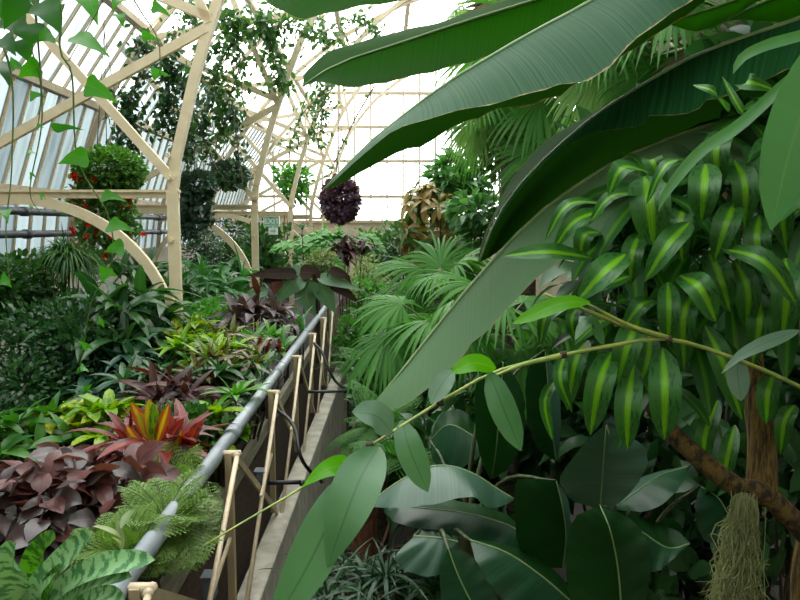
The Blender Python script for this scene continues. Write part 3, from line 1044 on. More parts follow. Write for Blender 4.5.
# ------------------------------------------------------------------ low banana plants
lows = [
    ('low banana plant with upright dark leaves standing behind the arching green cane', (.42, 3.7), [
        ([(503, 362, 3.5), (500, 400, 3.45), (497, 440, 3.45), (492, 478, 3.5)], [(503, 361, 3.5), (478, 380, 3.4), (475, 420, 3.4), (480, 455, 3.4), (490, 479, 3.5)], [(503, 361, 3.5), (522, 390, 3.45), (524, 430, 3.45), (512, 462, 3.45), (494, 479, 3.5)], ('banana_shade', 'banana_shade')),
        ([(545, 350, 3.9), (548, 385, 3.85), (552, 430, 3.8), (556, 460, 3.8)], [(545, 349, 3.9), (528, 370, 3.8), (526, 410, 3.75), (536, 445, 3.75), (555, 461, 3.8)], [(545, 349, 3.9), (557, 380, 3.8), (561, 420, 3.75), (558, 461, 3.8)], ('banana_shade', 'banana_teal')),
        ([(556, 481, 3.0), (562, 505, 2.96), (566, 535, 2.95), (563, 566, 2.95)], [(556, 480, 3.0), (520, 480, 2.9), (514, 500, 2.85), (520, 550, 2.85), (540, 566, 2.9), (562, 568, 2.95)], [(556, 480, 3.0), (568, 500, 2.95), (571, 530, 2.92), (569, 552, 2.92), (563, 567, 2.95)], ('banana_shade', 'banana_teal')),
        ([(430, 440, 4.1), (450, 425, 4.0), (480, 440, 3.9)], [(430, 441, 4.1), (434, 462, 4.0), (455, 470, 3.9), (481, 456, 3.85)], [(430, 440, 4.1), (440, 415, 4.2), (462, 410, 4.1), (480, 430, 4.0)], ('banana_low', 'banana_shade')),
    ]),
    ('low banana plant with broad grey-green drooping leaves beside the reddish brown stump', (.25, 3.35), [
        ([(373, 500, 3.1), (398, 482, 3.15), (426, 468, 3.2), (450, 466, 3.2), (474, 474, 3.15), (496, 488, 3.1), (514, 499, 3.05)],
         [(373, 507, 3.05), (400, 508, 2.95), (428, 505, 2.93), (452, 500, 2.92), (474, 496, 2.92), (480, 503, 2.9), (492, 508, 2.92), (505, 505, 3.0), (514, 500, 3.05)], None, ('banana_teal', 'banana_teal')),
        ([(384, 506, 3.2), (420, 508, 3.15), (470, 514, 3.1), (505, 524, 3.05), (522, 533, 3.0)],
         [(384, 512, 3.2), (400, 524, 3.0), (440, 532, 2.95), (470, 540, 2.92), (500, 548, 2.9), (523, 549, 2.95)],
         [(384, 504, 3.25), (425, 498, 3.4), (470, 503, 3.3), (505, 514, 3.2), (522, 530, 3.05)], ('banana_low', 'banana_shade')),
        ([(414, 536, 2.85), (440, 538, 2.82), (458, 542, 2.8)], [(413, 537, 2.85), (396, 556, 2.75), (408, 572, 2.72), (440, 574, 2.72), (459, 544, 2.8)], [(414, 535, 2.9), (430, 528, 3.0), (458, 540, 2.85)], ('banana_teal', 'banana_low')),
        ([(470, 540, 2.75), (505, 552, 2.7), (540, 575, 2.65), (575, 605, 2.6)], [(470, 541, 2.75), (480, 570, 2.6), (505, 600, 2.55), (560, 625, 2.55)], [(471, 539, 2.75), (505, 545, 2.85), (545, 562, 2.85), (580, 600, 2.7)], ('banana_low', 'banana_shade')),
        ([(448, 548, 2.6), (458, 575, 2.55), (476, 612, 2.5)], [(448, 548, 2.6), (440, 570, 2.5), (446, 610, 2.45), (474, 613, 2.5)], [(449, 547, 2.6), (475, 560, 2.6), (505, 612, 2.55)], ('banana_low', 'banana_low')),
    ]),
    ('low banana plant with very dark leaves and one pale leaf under the striped dracaena', (1.05, 3.0), [
        ([(606, 425, 3.1), (604, 450, 3.02), (602, 480, 2.97), (600, 508, 2.95)], [(606, 424, 3.1), (588, 440, 2.95), (570, 462, 2.9), (560, 480, 2.9), (572, 500, 2.9), (599, 509, 2.95)], [(606, 424, 3.1), (630, 436, 3.1), (648, 455, 3.05), (640, 480, 3.0), (618, 504, 2.95), (601, 509, 2.95)], ('banana_teal', 'banana_teal')),
        ([(600, 506, 2.6), (610, 530, 2.5), (618, 570, 2.45), (622, 620, 2.4)], [(600, 505, 2.6), (574, 520, 2.45), (566, 560, 2.4), (572, 622, 2.38)], [(601, 505, 2.6), (632, 520, 2.55), (650, 552, 2.45), (644, 622, 2.4)], ('banana_shade', 'banana_shade')),
        ([(690, 466, 3.2), (660, 476, 3.15), (636, 492, 3.1), (614, 508, 3.1)], [(690, 467, 3.2), (676, 492, 3.0), (650, 510, 2.95), (615, 510, 3.1)], [(690, 465, 3.2), (650, 474, 3.3), (630, 486, 3.2), (614, 507, 3.1)], ('banana_low', 'banana_teal')),
        ([(620, 518, 2.9), (642, 532, 2.85), (668, 548, 2.8), (690, 544, 2.8)], [(620, 519, 2.9), (640, 560, 2.7), (655, 572, 2.68), (672, 560, 2.72), (689, 546, 2.8)], [(621, 517, 2.9), (645, 518, 3.0), (675, 530, 2.9), (690, 542, 2.8)], ('banana_low', 'banana_shade')),
        ([(700, 486, 3.3), (720, 500, 3.2), (735, 530, 3.1)], [(700, 486, 3.3), (695, 510, 3.15), (705, 540, 3.05), (734, 542, 3.1)], [(701, 485, 3.3), (735, 495, 3.3), (745, 525, 3.2)], ('banana_low', 'banana_shade')),
    ]),
]
for lb, (bx, by), leaves in lows:
    r_ = thing('banana_plant', lb, 'banana plant', (bx, by, 0), 'low banana plants')
    m_ = MB()
    tube(m_, [(bx, by, 0), (bx + .02, by, .8), (bx, by - .05, 1.5)], [.10, .085, .05], 10, 10)
    m_.build('stem', M['pseudo'], r_)
    rng = random.Random(bx * 100)
    for i, (rb, a, b, mats) in enumerate(leaves):
        rb3 = P3(rb)
        # the stalk runs from whichever end is higher back to the stem
        hi = rb3[0] if rb3[0].z > rb3[-1].z - .1 else rb3[-1]
        if hi is rb3[0]:
            pts = [Vector((bx, by, 1.3)), Vector(((bx + hi.x) / 2, (by + hi.y) / 2, max(hi.z * .8 + .25, 1.4)))] + rb3
            o = banana_leaf(r_, rb3, P3(a) if a else None, P3(b) if b else None, mats, (.06, -.06), n=30, r=(.004, .004), seed=i, rag=.06, wav=.03, wfr=34)
            m2 = MB()
            tube(m2, pts[:2] + [hi], [.02, .012, .006], 12, 6)
            sub(m2, 'leaf_stalk', M['pseudo'], o)
        else:
            banana_leaf(r_, rb3, P3(a) if a else None, P3(b) if b else None, mats, (.06, -.06), n=30, r=(.004, .006), seed=i, rag=.06, wav=.03, wfr=34)

# ------------------------------------------------------------------ striped dracaena on its ridged trunk
CAMV = lambda p, up=.55: (EYE - Vector(p)).normalized() * 1.0 + UP * up
dr = thing('dracaena', 'dracaena with yellow-striped drooping leaves on a ridged brown branching trunk', 'dracaena', (at(800, 560, 2.3).x + .1, 2.4, 0))
fork = at(762, 492, 2.2)
m_ = MB()
tube(m_, [dr.location, at(862, 590, 2.35), at(830, 560, 2.3), at(795, 522, 2.25), fork, at(738, 488, 2.18), at(712, 469, 2.2), at(690, 450, 2.2), at(668, 428, 2.25), at(648, 395, 2.3), at(640, 340, 2.35), at(640, 260, 2.3)],
     [.085, .075, .07, .062, .055, .042, .04, .038, .035, .03, .026, .02], 40, 12)
m_.build('trunk', M['bark_branch'], dr, label='ridged brown branch sloping down under the striped leaves')
m_ = MB()
tube(m_, [fork + Vector((.01, .02, -.04)), at(762, 440, 2.25), at(755, 395, 2.28), at(748, 330, 2.35), at(735, 230, 2.4), at(720, 150, 2.5)], [.05, .043, .037, .03, .026, .02], 26, 12)
m_.build('trunk', M['bark'], dr, label='upright yellow-brown striped limb')
m_ = MB()
tube(m_, [(at(797, 600, 2.5).x, 2.5, 0), at(797, 640, 2.5), at(800, 560, 2.5), at(815, 470, 2.5), at(800, 250, 2.5)], [.035, .032, .03, .03, .02], 20, 10)
m_.build('trunk', M['bark'], dr, label='thin upright stem at the picture edge')
# leaves clearly seen, each by base, middle, tip and width
DL = [
    # base, (mid), tip, width px, Y, roll
    ((592, 258), (548, 252), (503, 256), 20, 1.75, 0), ((604, 203), (568, 205), (545, 241), 15, 1.8, .5), ((604, 210), (574, 222), (553, 250), 17, 1.75, -.3),
    ((645, 176), (650, 205), (653, 246), 40, 1.75, 0), ((648, 172), (622, 168), (608, 196), 22, 1.72, .2), ((655, 172), (652, 160), (668, 196), 20, 1.85, 0),
    ((690, 222), (668, 245), (644, 282), 26, 1.7, .1), ((626, 254), (604, 272), (577, 301), 30, 1.65, 0), ((706, 163), (704, 190), (701, 222), 31, 1.8, 0),
    ((736, 200), (725, 228), (714, 262), 27, 1.85, .2), ((722, 248), (765, 262), (798, 306), 25, 1.75, -.2), ((680, 275), (700, 288), (716, 322), 29, 1.65, 0),
    ((668, 282), (669, 310), (668, 345), 22, 1.8, 0), ((640, 318), (628, 345), (617, 384), 28, 1.8, 0), ((663, 348), (665, 390), (664, 440), 32, 1.72, 0),
    ((634, 365), (628, 405), (627, 450), 27, 1.75, .1), ((612, 352), (600, 382), (590, 435), 28, 1.75, -.2), ((786, 258), (787, 295), (782, 340), 30, 1.8, 0),
    ((705, 325), (722, 360), (742, 420), 24, 1.9, .2), ((697, 290), (684, 315), (684, 372), 24, 1.95, 0), ((650, 330), (648, 360), (636, 392), 22, 1.9, .3),
    ((618, 318), (600, 322), (574, 345), 18, 1.9, .3), ((588, 340), (576, 360), (567, 410), 20, 1.95, 0), ((566, 350), (560, 378), (572, 412), 15, 1.9, 0),
    ((630, 276), (600, 286), (580, 292), 18, 1.8, 0), ((560, 300), (546, 315), (540, 345), 14, 2.0, 0), ((580, 305), (572, 318), (574, 340), 14, 2.0, 0),
    ((728, 112), (714, 92), (693, 85), 14, 1.75, .4), ((752, 118), (742, 112), (722, 76), 10, 1.8, .4), ((690, 160), (666, 165), (646, 205), 14, 1.7, .7),
    ((770, 135), (765, 165), (762, 205), 30, 1.95, 0), ((745, 90), (748, 82), (775, 90), 18, 1.9, .2), ((650, 196), (612, 196), (588, 226), 16, 1.75, .5),
    ((708, 250), (720, 276), (730, 312), 26, 1.95, 0), ((735, 260), (748, 290), (746, 330), 24, 2.0, 0), ((756, 290), (760, 320), (752, 365), 24, 2.0, 0),
    ((600, 232), (584, 236), (580, 262), 20, 1.9, 0), ((686, 200), (680, 225), (682, 262), 24, 1.9, .2), ((735, 160), (745, 185), (744, 228), 26, 1.9, -.2),
    ((790, 175), (782, 205), (786, 250), 24, 1.95, .1), ((640, 232), (632, 255), (630, 285), 22, 1.9, .1), ((665, 220), (652, 236), (628, 246), 20, 1.95, .1),
    ((775, 372), (768, 392), (766, 424), 22, 2.1, 0), ((735, 425), (728, 455), (722, 492), 18, 2.35, 0), ((718, 400), (706, 432), (702, 470), 20, 2.3, 0),
    ((795, 405), (785, 420), (780, 455), 18, 2.2, 0), ((560, 375), (545, 400), (552, 440), 12, 2.1, 0),
    ((726, 130), (716, 150), (720, 190), 26, 1.9, .1), ((760, 215), (757, 240), (764, 275), 26, 1.9, .1), ((655, 300), (640, 306), (622, 330), 20, 1.85, .1),
]
for i, (b, mpt, tp, wp, Y, roll) in enumerate(DL):
    pb, pm, pt = at(b[0], b[1], Y + .05), at(mpt[0], mpt[1], Y - .06), at(tp[0], tp[1], Y - .02)
    m_ = MB()
    path_leaf(m_, [pb, pm, pt], wp * Y / F, 'ellip', CAMV(pm), fold=.22, roll=roll * .6, wave=.05, seed=i)
    m_.build('leaf', M['drac'], dr)
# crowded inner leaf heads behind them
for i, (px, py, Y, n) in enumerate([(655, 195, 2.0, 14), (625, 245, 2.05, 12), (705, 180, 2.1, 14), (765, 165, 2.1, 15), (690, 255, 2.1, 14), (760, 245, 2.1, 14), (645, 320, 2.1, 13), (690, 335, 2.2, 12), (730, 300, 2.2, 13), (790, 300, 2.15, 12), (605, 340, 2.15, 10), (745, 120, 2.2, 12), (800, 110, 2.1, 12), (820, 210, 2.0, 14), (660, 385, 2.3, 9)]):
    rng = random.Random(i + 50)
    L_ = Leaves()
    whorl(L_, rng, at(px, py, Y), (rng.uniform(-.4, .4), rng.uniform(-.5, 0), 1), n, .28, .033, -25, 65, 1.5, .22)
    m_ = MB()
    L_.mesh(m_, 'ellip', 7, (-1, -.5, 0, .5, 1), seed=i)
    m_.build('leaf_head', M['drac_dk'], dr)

# plain strap leaves of a neighbour at the picture edge
sp = thing('strap_leaf_plant', 'tall plant with plain green strap leaves arching in beside the dracaena', 'plant', (1.55, 1.55, 0))
m_ = MB()
tube(m_, [(1.55, 1.55, 0), (1.5, 1.55, 1.5), (1.32, 1.5, 3.2), (1.2, 1.45, 3.5)], [.03, .028, .022, .012], 16, 8)
m_.build('stem', M['stemb'], sp)
for pts, wp, Y, pf in (([(845, 20), (815, 80), (790, 150), (771, 230)], 56, 1.35, 'ellip'), ([(850, 50), (800, 72), (740, 125), (700, 152), (668, 190), (658, 212)], 13, 1.45, 'strap'),
                       ([(860, 20), (800, 36), (765, 46), (742, 58), (733, 74)], 12, 1.5, 'strap'), ([(850, 170), (812, 196), (792, 206), (778, 222)], 12, 1.4, 'strap'), ([(860, 60), (830, 140), (812, 240)], 40, 1.5, 'ellip')):
    P = P3(pts, Y)
    m_ = MB()
    path_leaf(m_, P, wp * Y / F, pf, CAMV(P[1], .3), fold=.15, n=16)
    m_.build('leaf', M['plain'], sp)

# ------------------------------------------------------------------ arching cane with broad pointed leaves
cn = thing('arching_cane', 'slender arching green cane with broad pointed leaves crossing before the banana plants', 'cane', (2.3, 2.2, 0))
m_ = MB()
tube(m_, P3([(205, 545, 1.25), (250, 518, 1.3), (285, 498, 1.35), (330, 470, 1.4), (370, 446, 1.45), (440, 402, 1.5), (490, 374, 1.55), (530, 362, 1.58)]) + P3([(563, 355, 1.6), (610, 346, 1.63), (668, 339, 1.66), (735, 359, 1.7), (800, 387, 1.75), (900, 440, 1.85)]) + [Vector((1.7, 2.0, 2.35)), Vector((2.15, 2.15, 1.4)), Vector((2.3, 2.2, 0))],
     [.0016, .003, .004, .005, .0055, .006, .0065, .007, .007, .0075, .008, .009, .012, .016, .018], 80, 8)
m_.build('stem', M['stemy'], cn)
for pts in ([(563, 355, 1.6), (525, 364, 1.57), (494, 376, 1.53)], [(668, 338, 1.66), (628, 325, 1.62), (588, 304, 1.6)], [(668, 339, 1.66), (620, 324, 1.65), (585, 310, 1.62), (545, 294, 1.62)]):
    m_ = MB()
    tube(m_, P3(pts), [.007, .0055, .003], 14, 7)
    m_.build('side_shoot', M['stemy'], cn)
m_ = MB()
for q in ((563, 355, 1.6), (668, 339, 1.66), (440, 402, 1.5), (370, 446, 1.45)):
    m_ = MB()
    c = at(*q)
    tube(m_, [c - Vector((.008, 0, .001)), c + Vector((.008, 0, .001))], .0088, 4, 8)
    m_.build('node', M['stemb'], cn)
CL = [
    ([(348, 472, 1.4), (330, 520, 1.33), (300, 580, 1.28), (262, 640, 1.25)], 50, 'lance', 'cane', 0),
    ([(380, 446, 1.44), (362, 475, 1.36), (344, 520, 1.3), (327, 568, 1.28)], 50, 'lance', 'cane', 0),
    ([(350, 464, 1.42), (325, 470, 1.38), (301, 488, 1.36)], 24, 'heart', 'cane_lit', 0),
    ([(392, 432, 1.46), (376, 416, 1.44), (352, 412, 1.42)], 33, 'ellip', 'cane_teal', .2),
    ([(402, 420, 1.48), (410, 450, 1.44), (428, 492, 1.42)], 30, 'ellip', 'cane', 0),
    ([(453, 370, 1.52), (442, 384, 1.5), (431, 404, 1.48)], 22, 'ellip', 'cane_teal', 0),
    ([(496, 368, 1.53), (474, 363, 1.5), (451, 373, 1.48)], 20, 'ellip', 'cane_lit', 0),
    ([(489, 371, 1.53), (502, 405, 1.49), (521, 451, 1.47)], 29, 'ellip', 'cane', .3),
    ([(590, 302, 1.6), (560, 304, 1.58), (512, 324, 1.55)], 17, 'ellip', 'cane_lit', 0),
    ([(800, 330, 1.72), (768, 342, 1.68), (740, 356, 1.66), (721, 374, 1.65)], 15, 'lance', 'cane_teal', 0),
    ([(737, 358, 1.72), (738, 378, 1.7), (741, 401, 1.69)], 22, 'ellip', 'cane_teal', 0),
    ([(604, 345, 1.64), (590, 322, 1.63), (575, 340, 1.6)], 16, 'ellip', 'cane', .5),
]
for i, (pts, wp, pf, mt, roll) in enumerate(CL):
    P = P3(pts)
    m_ = MB()
    path_leaf(m_, P, wp * pts[1][2] / F, pf, CAMV(P[1], .35), fold=.14, roll=roll, n=16, wave=.03, seed=i)
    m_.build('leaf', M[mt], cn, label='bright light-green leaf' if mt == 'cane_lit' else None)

# ------------------------------------------------------------------ hanging moss
c0 = at(745, 494, 2.1)
rng = random.Random(8)
L_ = Leaves()
m_ = MB()
for i in range(330):
    a = rng.random() * 6.28
    top = c0 + Vector((rng.gauss(0, .014), rng.gauss(0, .016), rng.uniform(-.03, .0)))
    k = rng.random()
    ln = rng.uniform(.3, .62)
    q = [top]
    sx = rng.gauss(-.004, .022) if rng.random() < .8 else rng.gauss(-.07, .015)
    for s_ in range(1, 7):
        f = s_ / 6
        q.append(top + Vector((sx * f + rng.gauss(0, .012), rng.gauss(0, .04) * f + rng.gauss(0, .01), -ln * f)))
    tube(m_, q, [.0022, .0018, .001], 12, 3)
    for s_ in range(5):
        b = q[rng.randint(1, 6)]
        L_.add(b, rdir(rng) + Vector((0, 0, -.3)), rdir(rng), rng.uniform(.02, .05), .0014, rng.uniform(0, 2), 0)
L_.mesh(m_, 'grass', 3)
o = m_.build('spanish_moss', M['moss'])
tag(o, 'pale grey-green moss beard hanging from the dracaena branch', 'moss')

# ------------------------------------------------------------------ plant builders
def stems_to(m_, r, base, tips, r0=.012, r1=.005, bow=.1):
    for tp in tips:
        tp = Vector(tp)
        b = Vector(base) + Vector((r.uniform(-.03, .03), r.uniform(-.03, .03), 0))
        mid = (b + tp) / 2 + Vector((r.uniform(-bow, bow), r.uniform(-bow, bow), .05))
        tube(m_, [b, mid, tp], [r0, (r0 + r1) / 2, r1], 8, 6)


def bush(name, label, cat, px, py, Y, rad, n, L, W, mat, ground=BED, stem='stemb', prof='ellip', nst=6, seed=0, clumps=7, upb=.3, droop=.5, group=None, nseg=3, fold=.25):
    c = at(px, py, Y)
    g = min(ground, c.z - .05)
    r_ = thing(name, label, cat, (c.x, c.y, g), group)
    rng = random.Random(seed + 11)
    L_ = Leaves()
    tips = []
    for k in range(clumps):
        d = rdir(rng)
        cc = c + Vector((d.x * rad[0], d.y * rad[1], d.z * rad[2])) * .55
        tips.append(cc)
        cloud(L_, rng, cc, (rad[0] * .55, rad[1] * .55, rad[2] * .55), n // clumps, L, W, .3, droop=droop, upb=upb, fold=fold)
    L_.clip(g + .03)
    if ground == BED and c.x < -.8 and c.y < 8.5:
        L_.keep_left(-.78)
    m_ = MB()
    L_.mesh(m_, prof, nseg)
    m_.build('foliage', M[mat], r_)
    m_ = MB()
    stems_to(m_, rng, r_.location, tips[:nst], .018, .005, .12)
    m_.build('stem', M[stem], r_)
    return r_


def rosette_plant(name, label, cat, px, py, Y, heads, n, L, W, mat, ground=BED, prof='lance', stem='stemb', e=(0, 80), droop=.8, fold=.25, seed=0, group=None, spread=.12, hvar=.08, nseg=6, wave=.0, gap=.08, across=(-1, -.5, 0, .5, 1), tipmat=None, pot=False, over=False):
    """Shoots rising from one base, each ending in a spiral of leaves; px, py = where the shoot tips sit."""
    c = at(px, py, Y)
    g = min(ground, c.z - .03)
    r_ = thing(name, label, cat, (c.x, c.y, g), group)
    rng = random.Random(seed + 3)
    if heads >= 2 and prof != 'grass':
        heads, spread, L, W = round(heads * 1.5), spread * 1.25, L * 1.12, W * 1.12
    L_, T_ = Leaves(), Leaves()
    tips = []
    for k in range(heads):
        a = k * 2.4 + rng.random()
        q = spread * math.sqrt(k / max(1, heads - 1)) if heads > 1 else 0
        tp = c + Vector((math.cos(a) * q, math.sin(a) * q, rng.uniform(-hvar, hvar) - .25 * q))
        ax = Vector((math.cos(a) * q * 1.2, math.sin(a) * q * 1.2, 1))
        tips.append(tp)
        whorl(L_, rng, tp, ax, n, L, W, e[0], e[1], droop, fold, gap=-gap)
        if tipmat:
            whorl(T_, rng, tp, ax, max(3, n // 3), L * .85, W * .9, e[1] - 25, 85, droop * .5, fold)
    if ground == BED and c.x < -.74 and c.y < 8.5 and not over:
        L_.keep_left(-.755)
        T_.keep_left(-.755)
    m_ = MB()
    L_.mesh(m_, prof, nseg, across, wave, seed)
    m_.build('foliage', M[mat], r_)
    if tipmat:
        m_ = MB()
        T_.mesh(m_, prof, nseg, across, wave, seed)
        m_.build('young_leaves', M[tipmat], r_)
    m_ = MB()
    stems_to(m_, rng, r_.location, tips, .012, .006, .04)
    m_.build('stem', M[stem], r_)
    if pot:
        m_ = MB()
        tube(m_, [r_.location - Vector((0, 0, .02)), r_.location + Vector((0, 0, .28))], [.14, .18], 5, 16)
        m_.build('pot', M['pot'], r_)
    return r_


def fern_plant(name, label, cat, px, py, Y, nfr, L, mat, ground=BED, lw=.024, seed=0, e=(10, 65), pin=.26, npin=22, leaflets=7, droop=1.3, stem='stemg', group=None, trunk=None, arc=(0, 6.283)):
    c = at(px, py, Y)
    g = min(ground, c.z - .03)
    r_ = thing(name, label, cat, (c.x, c.y, g), group)
    rng = random.Random(seed + 21)
    L_ = Leaves()
    ms = MB()
    for k in range(nfr):
        a = arc[0] + (arc[1] - arc[0]) * ((k * .618 + rng.random() * .1) % 1)
        el = math.radians(rng.uniform(*e))
        t_ = Vector((math.cos(a) * math.cos(el), math.sin(a) * math.cos(el), math.sin(el)))
        ln = L * rng.uniform(.75, 1.15)
        p = c.copy()
        P = [p.copy()]
        N = 12
        for i in range(N):
            p = p + t_ * ln / N
            t_ = (t_ + Vector((0, 0, -droop / N))).normalized()
            P.append(p.copy())
        tube(ms, P, [.006 * L / .6, .0015], 12, 4)
        Q = spline(P, npin + 3)
        for i in range(2, npin + 2):
            f = i / (npin + 2)
            tt = Vector(Q[i + 1] - Q[i - 1]).normalized()
            sd = tt.cross(UP)
            sd = sd.normalized() if sd.length > .05 else Vector((1, 0, 0))
            up = sd.cross(tt)
            pl = ln * pin * math.sin(math.pi * (.12 + .88 * f) ** .8) + .01
            for s_ in (-1, 1):
                d = (sd * s_ + tt * .45 - up * .12).normalized()
                if leaflets < 2:
                    L_.add(Q[i], d, up + rdir(rng) * .2, pl, ln / npin * .42, .6, .1)
                else:
                    for q in range(leaflets):
                        qq = Vector(Q[i]) + d * pl * (q + .3) / leaflets - UP * .25 * pl * (q / leaflets) ** 2
                        for s2 in (-1, 1):
                            d2 = (d * .7 + tt * s2 * .8).normalized()
                            L_.add(qq, d2, up + rdir(rng) * .35, pl * (.30 - .14 * q / leaflets) + .003, pl * lw + .0012, .3, .1)
    m_ = MB()
    L_.mesh(m_, 'ellip', 2)
    m_.build('fronds', M[mat], r_)
    ms.build('stalks', M[stem], r_)
    if trunk:
        m_ = MB()
        tube(m_, [r_.location, c], [trunk, trunk * .8], 8, 10)
        m_.build('trunk', M['palmtrunk'], r_)
    return r_


def fan(m_, ms, rng, base, hub, axis, nrm, R, nseg=26, spread=250, droop=1.2):
    """A fan leaf: stalk from BASE to HUB, segments fanning out around AXIS in the plane facing NRM."""
    axis = Vector(axis).normalized()
    nrm = (Vector(nrm) - axis * axis.dot(Vector(nrm))).normalized()
    sd = axis.cross(nrm)
    L_ = Leaves()
    nseg += 12
    da = math.radians(spread) / (nseg - 1)
    for i in range(nseg):
        th = -math.radians(spread) / 2 + da * i
        t_ = axis * math.cos(th) + sd * math.sin(th) - nrm * .12
        L_.add(hub, t_, nrm + rdir(rng) * .08, R * (.72 + .28 * math.cos(th / 2)) * rng.uniform(.92, 1.06), R * .5 * math.tan(da / 2) * 1.02, droop * rng.uniform(.6, 1.4), .3 * (1 if i % 2 else -1) * .6)
    L_.mesh(m_, 'fan', 7)
    mid = (Vector(base) + Vector(hub)) / 2 + UP * .12 * (Vector(hub) - Vector(base)).length
    tube(ms, [base, mid, hub], [.012, .009, .006], 10, 6)


def fan_palm(name, label, px, py, Y, fans, R, mat, ground=0, seed=0, trunk=.07, dry=0, group='fan palms', reach=.7, nseg=26, elr=(-25, 80), explicit=()):
    c = at(px, py, Y)
    r_ = thing(name, label, 'palm', (c.x, c.y, ground), group)
    rng = random.Random(seed + 5)
    m_ = MB()
    tube(m_, [r_.location, (c.x + .04, c.y, (ground + c.z) / 2), c], [trunk * 1.2, trunk, trunk * .9], 14, 12)
    m_.build('trunk', M['palmtrunk'], r_)

    def one(hub, axis, nrm, RR, mt):
        a_, b_ = MB(), MB()
        fan(a_, b_, rng, c, hub, axis, nrm, RR, nseg)
        o = a_.build('frond', M[mt], r_, label='dry grey-brown frond' if mt == 'palm_dry' else None)
        sub(b_, 'stalk', M['stemg' if mt != 'palm_dry' else 'stemb'], o)
    for k in range(fans):
        a = k * 2.4 + rng.random() * .5
        f = k / max(1, fans - 1)
        el = math.radians(elr[0] + (elr[1] - elr[0]) * f)
        h = Vector((math.cos(a), math.sin(a), 0))
        t_ = h * math.cos(el) + UP * math.sin(el)
        hub = c + t_ * reach * rng.uniform(.8, 1.1)
        ax = (t_ + Vector((0, 0, -.45))).normalized()
        one(hub, ax, UP * math.cos(el) - h * math.sin(el) + h * .25 + rdir(rng) * .2 + Vector((0, -.2, 0)), R * rng.uniform(.85, 1.1), mat)
    for k in range(dry):
        a = rng.random() * 6.28
        h = Vector((math.cos(a), math.sin(a), 0))
        one(c + h * .3 * reach - UP * .35 * reach, (h * .3 - UP), h + UP * .2, R * .9, 'palm_dry')
    for (hx, hy, hY, ax, nr, RR, mt) in explicit:
        one(at(hx, hy, hY), ax, nr, RR, mt)
    return r_


# ------------------------------------------------------------------ climber with heart-shaped leaves, upper corner
vy = 3.5
vn = thing('climbing_vine', 'leafy climber with bright heart-shaped leaves trailing tendrils in the upper corner', 'vine', at(-40, -40, vy), None)
VST = [[(-60, -120), (-10, -40), (20, 20), (40, 80), (38, 130)], [(-20, -60), (55, -10), (60, 50), (72, 75), (78, 160), (108, 215), (112, 262), (92, 300), (84, 345), (79, 372)],
       [(40, -60), (105, -20), (72, 55), (66, 60)], [(-40, -20), (8, 60), (12, 160), (6, 230), (10, 285)], [(110, -40), (140, 10), (158, 40), (160, 75)], [(30, -40), (38, 40), (42, 120), (30, 190), (42, 215)]]
m_ = MB()
for st in VST:
    tube(m_, P3(st, vy), [.008, .004, .0025], 40, 5)
m_.build('stem', M['stemg'], vn)
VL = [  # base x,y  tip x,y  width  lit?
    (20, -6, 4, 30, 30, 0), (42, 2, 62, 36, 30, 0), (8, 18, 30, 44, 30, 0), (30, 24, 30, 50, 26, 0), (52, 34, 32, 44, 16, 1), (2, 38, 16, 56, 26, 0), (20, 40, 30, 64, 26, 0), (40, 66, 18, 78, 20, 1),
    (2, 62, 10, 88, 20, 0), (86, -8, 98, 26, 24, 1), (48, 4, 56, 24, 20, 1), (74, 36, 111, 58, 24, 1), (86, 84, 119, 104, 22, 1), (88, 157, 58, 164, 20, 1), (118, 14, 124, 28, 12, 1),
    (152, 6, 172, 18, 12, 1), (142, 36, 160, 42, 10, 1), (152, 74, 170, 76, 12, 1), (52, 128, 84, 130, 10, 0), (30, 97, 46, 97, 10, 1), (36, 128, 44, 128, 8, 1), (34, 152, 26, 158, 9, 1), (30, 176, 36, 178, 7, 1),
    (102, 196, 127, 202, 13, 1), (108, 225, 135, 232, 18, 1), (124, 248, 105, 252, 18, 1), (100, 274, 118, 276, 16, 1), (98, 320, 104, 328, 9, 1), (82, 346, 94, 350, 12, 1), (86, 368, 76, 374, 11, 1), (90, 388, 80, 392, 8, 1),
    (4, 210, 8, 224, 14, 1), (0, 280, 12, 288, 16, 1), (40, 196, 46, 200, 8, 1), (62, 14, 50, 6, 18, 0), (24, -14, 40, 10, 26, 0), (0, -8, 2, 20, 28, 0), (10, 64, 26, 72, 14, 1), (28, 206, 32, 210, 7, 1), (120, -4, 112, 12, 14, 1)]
rng = random.Random(4)
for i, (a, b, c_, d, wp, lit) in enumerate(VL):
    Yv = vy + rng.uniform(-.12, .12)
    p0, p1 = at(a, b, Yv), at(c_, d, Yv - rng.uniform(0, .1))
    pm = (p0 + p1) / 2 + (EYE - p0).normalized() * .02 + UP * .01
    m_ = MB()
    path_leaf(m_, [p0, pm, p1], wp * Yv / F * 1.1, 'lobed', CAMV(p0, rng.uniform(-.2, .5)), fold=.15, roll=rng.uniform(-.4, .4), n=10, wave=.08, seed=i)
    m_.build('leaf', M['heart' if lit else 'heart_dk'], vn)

# ------------------------------------------------------------------ climbers on the trusses
def climber(name, label, paths, Y, spread, n, L, W, mat, seed, stem='rope', rs=.012, group='climbers on the trusses'):
    r_ = thing(name, label, 'vine', at(paths[0][0][0], paths[0][0][1], Y), group)
    rng = random.Random(seed)
    L_ = Leaves()
    m_ = MB()
    for p in paths:
        q = P3(p, Y)
        tube(m_, q, [rs, rs * .6], 24, 6)
        for s_ in spread:
            along(L_, rng, q, s_, n // len(paths) // len(spread), L, W)
    m_.build('stem', M[stem], r_)
    m_ = MB()
    L_.mesh(m_, 'ellip', 3)
    m_.build('foliage', M[mat], r_)


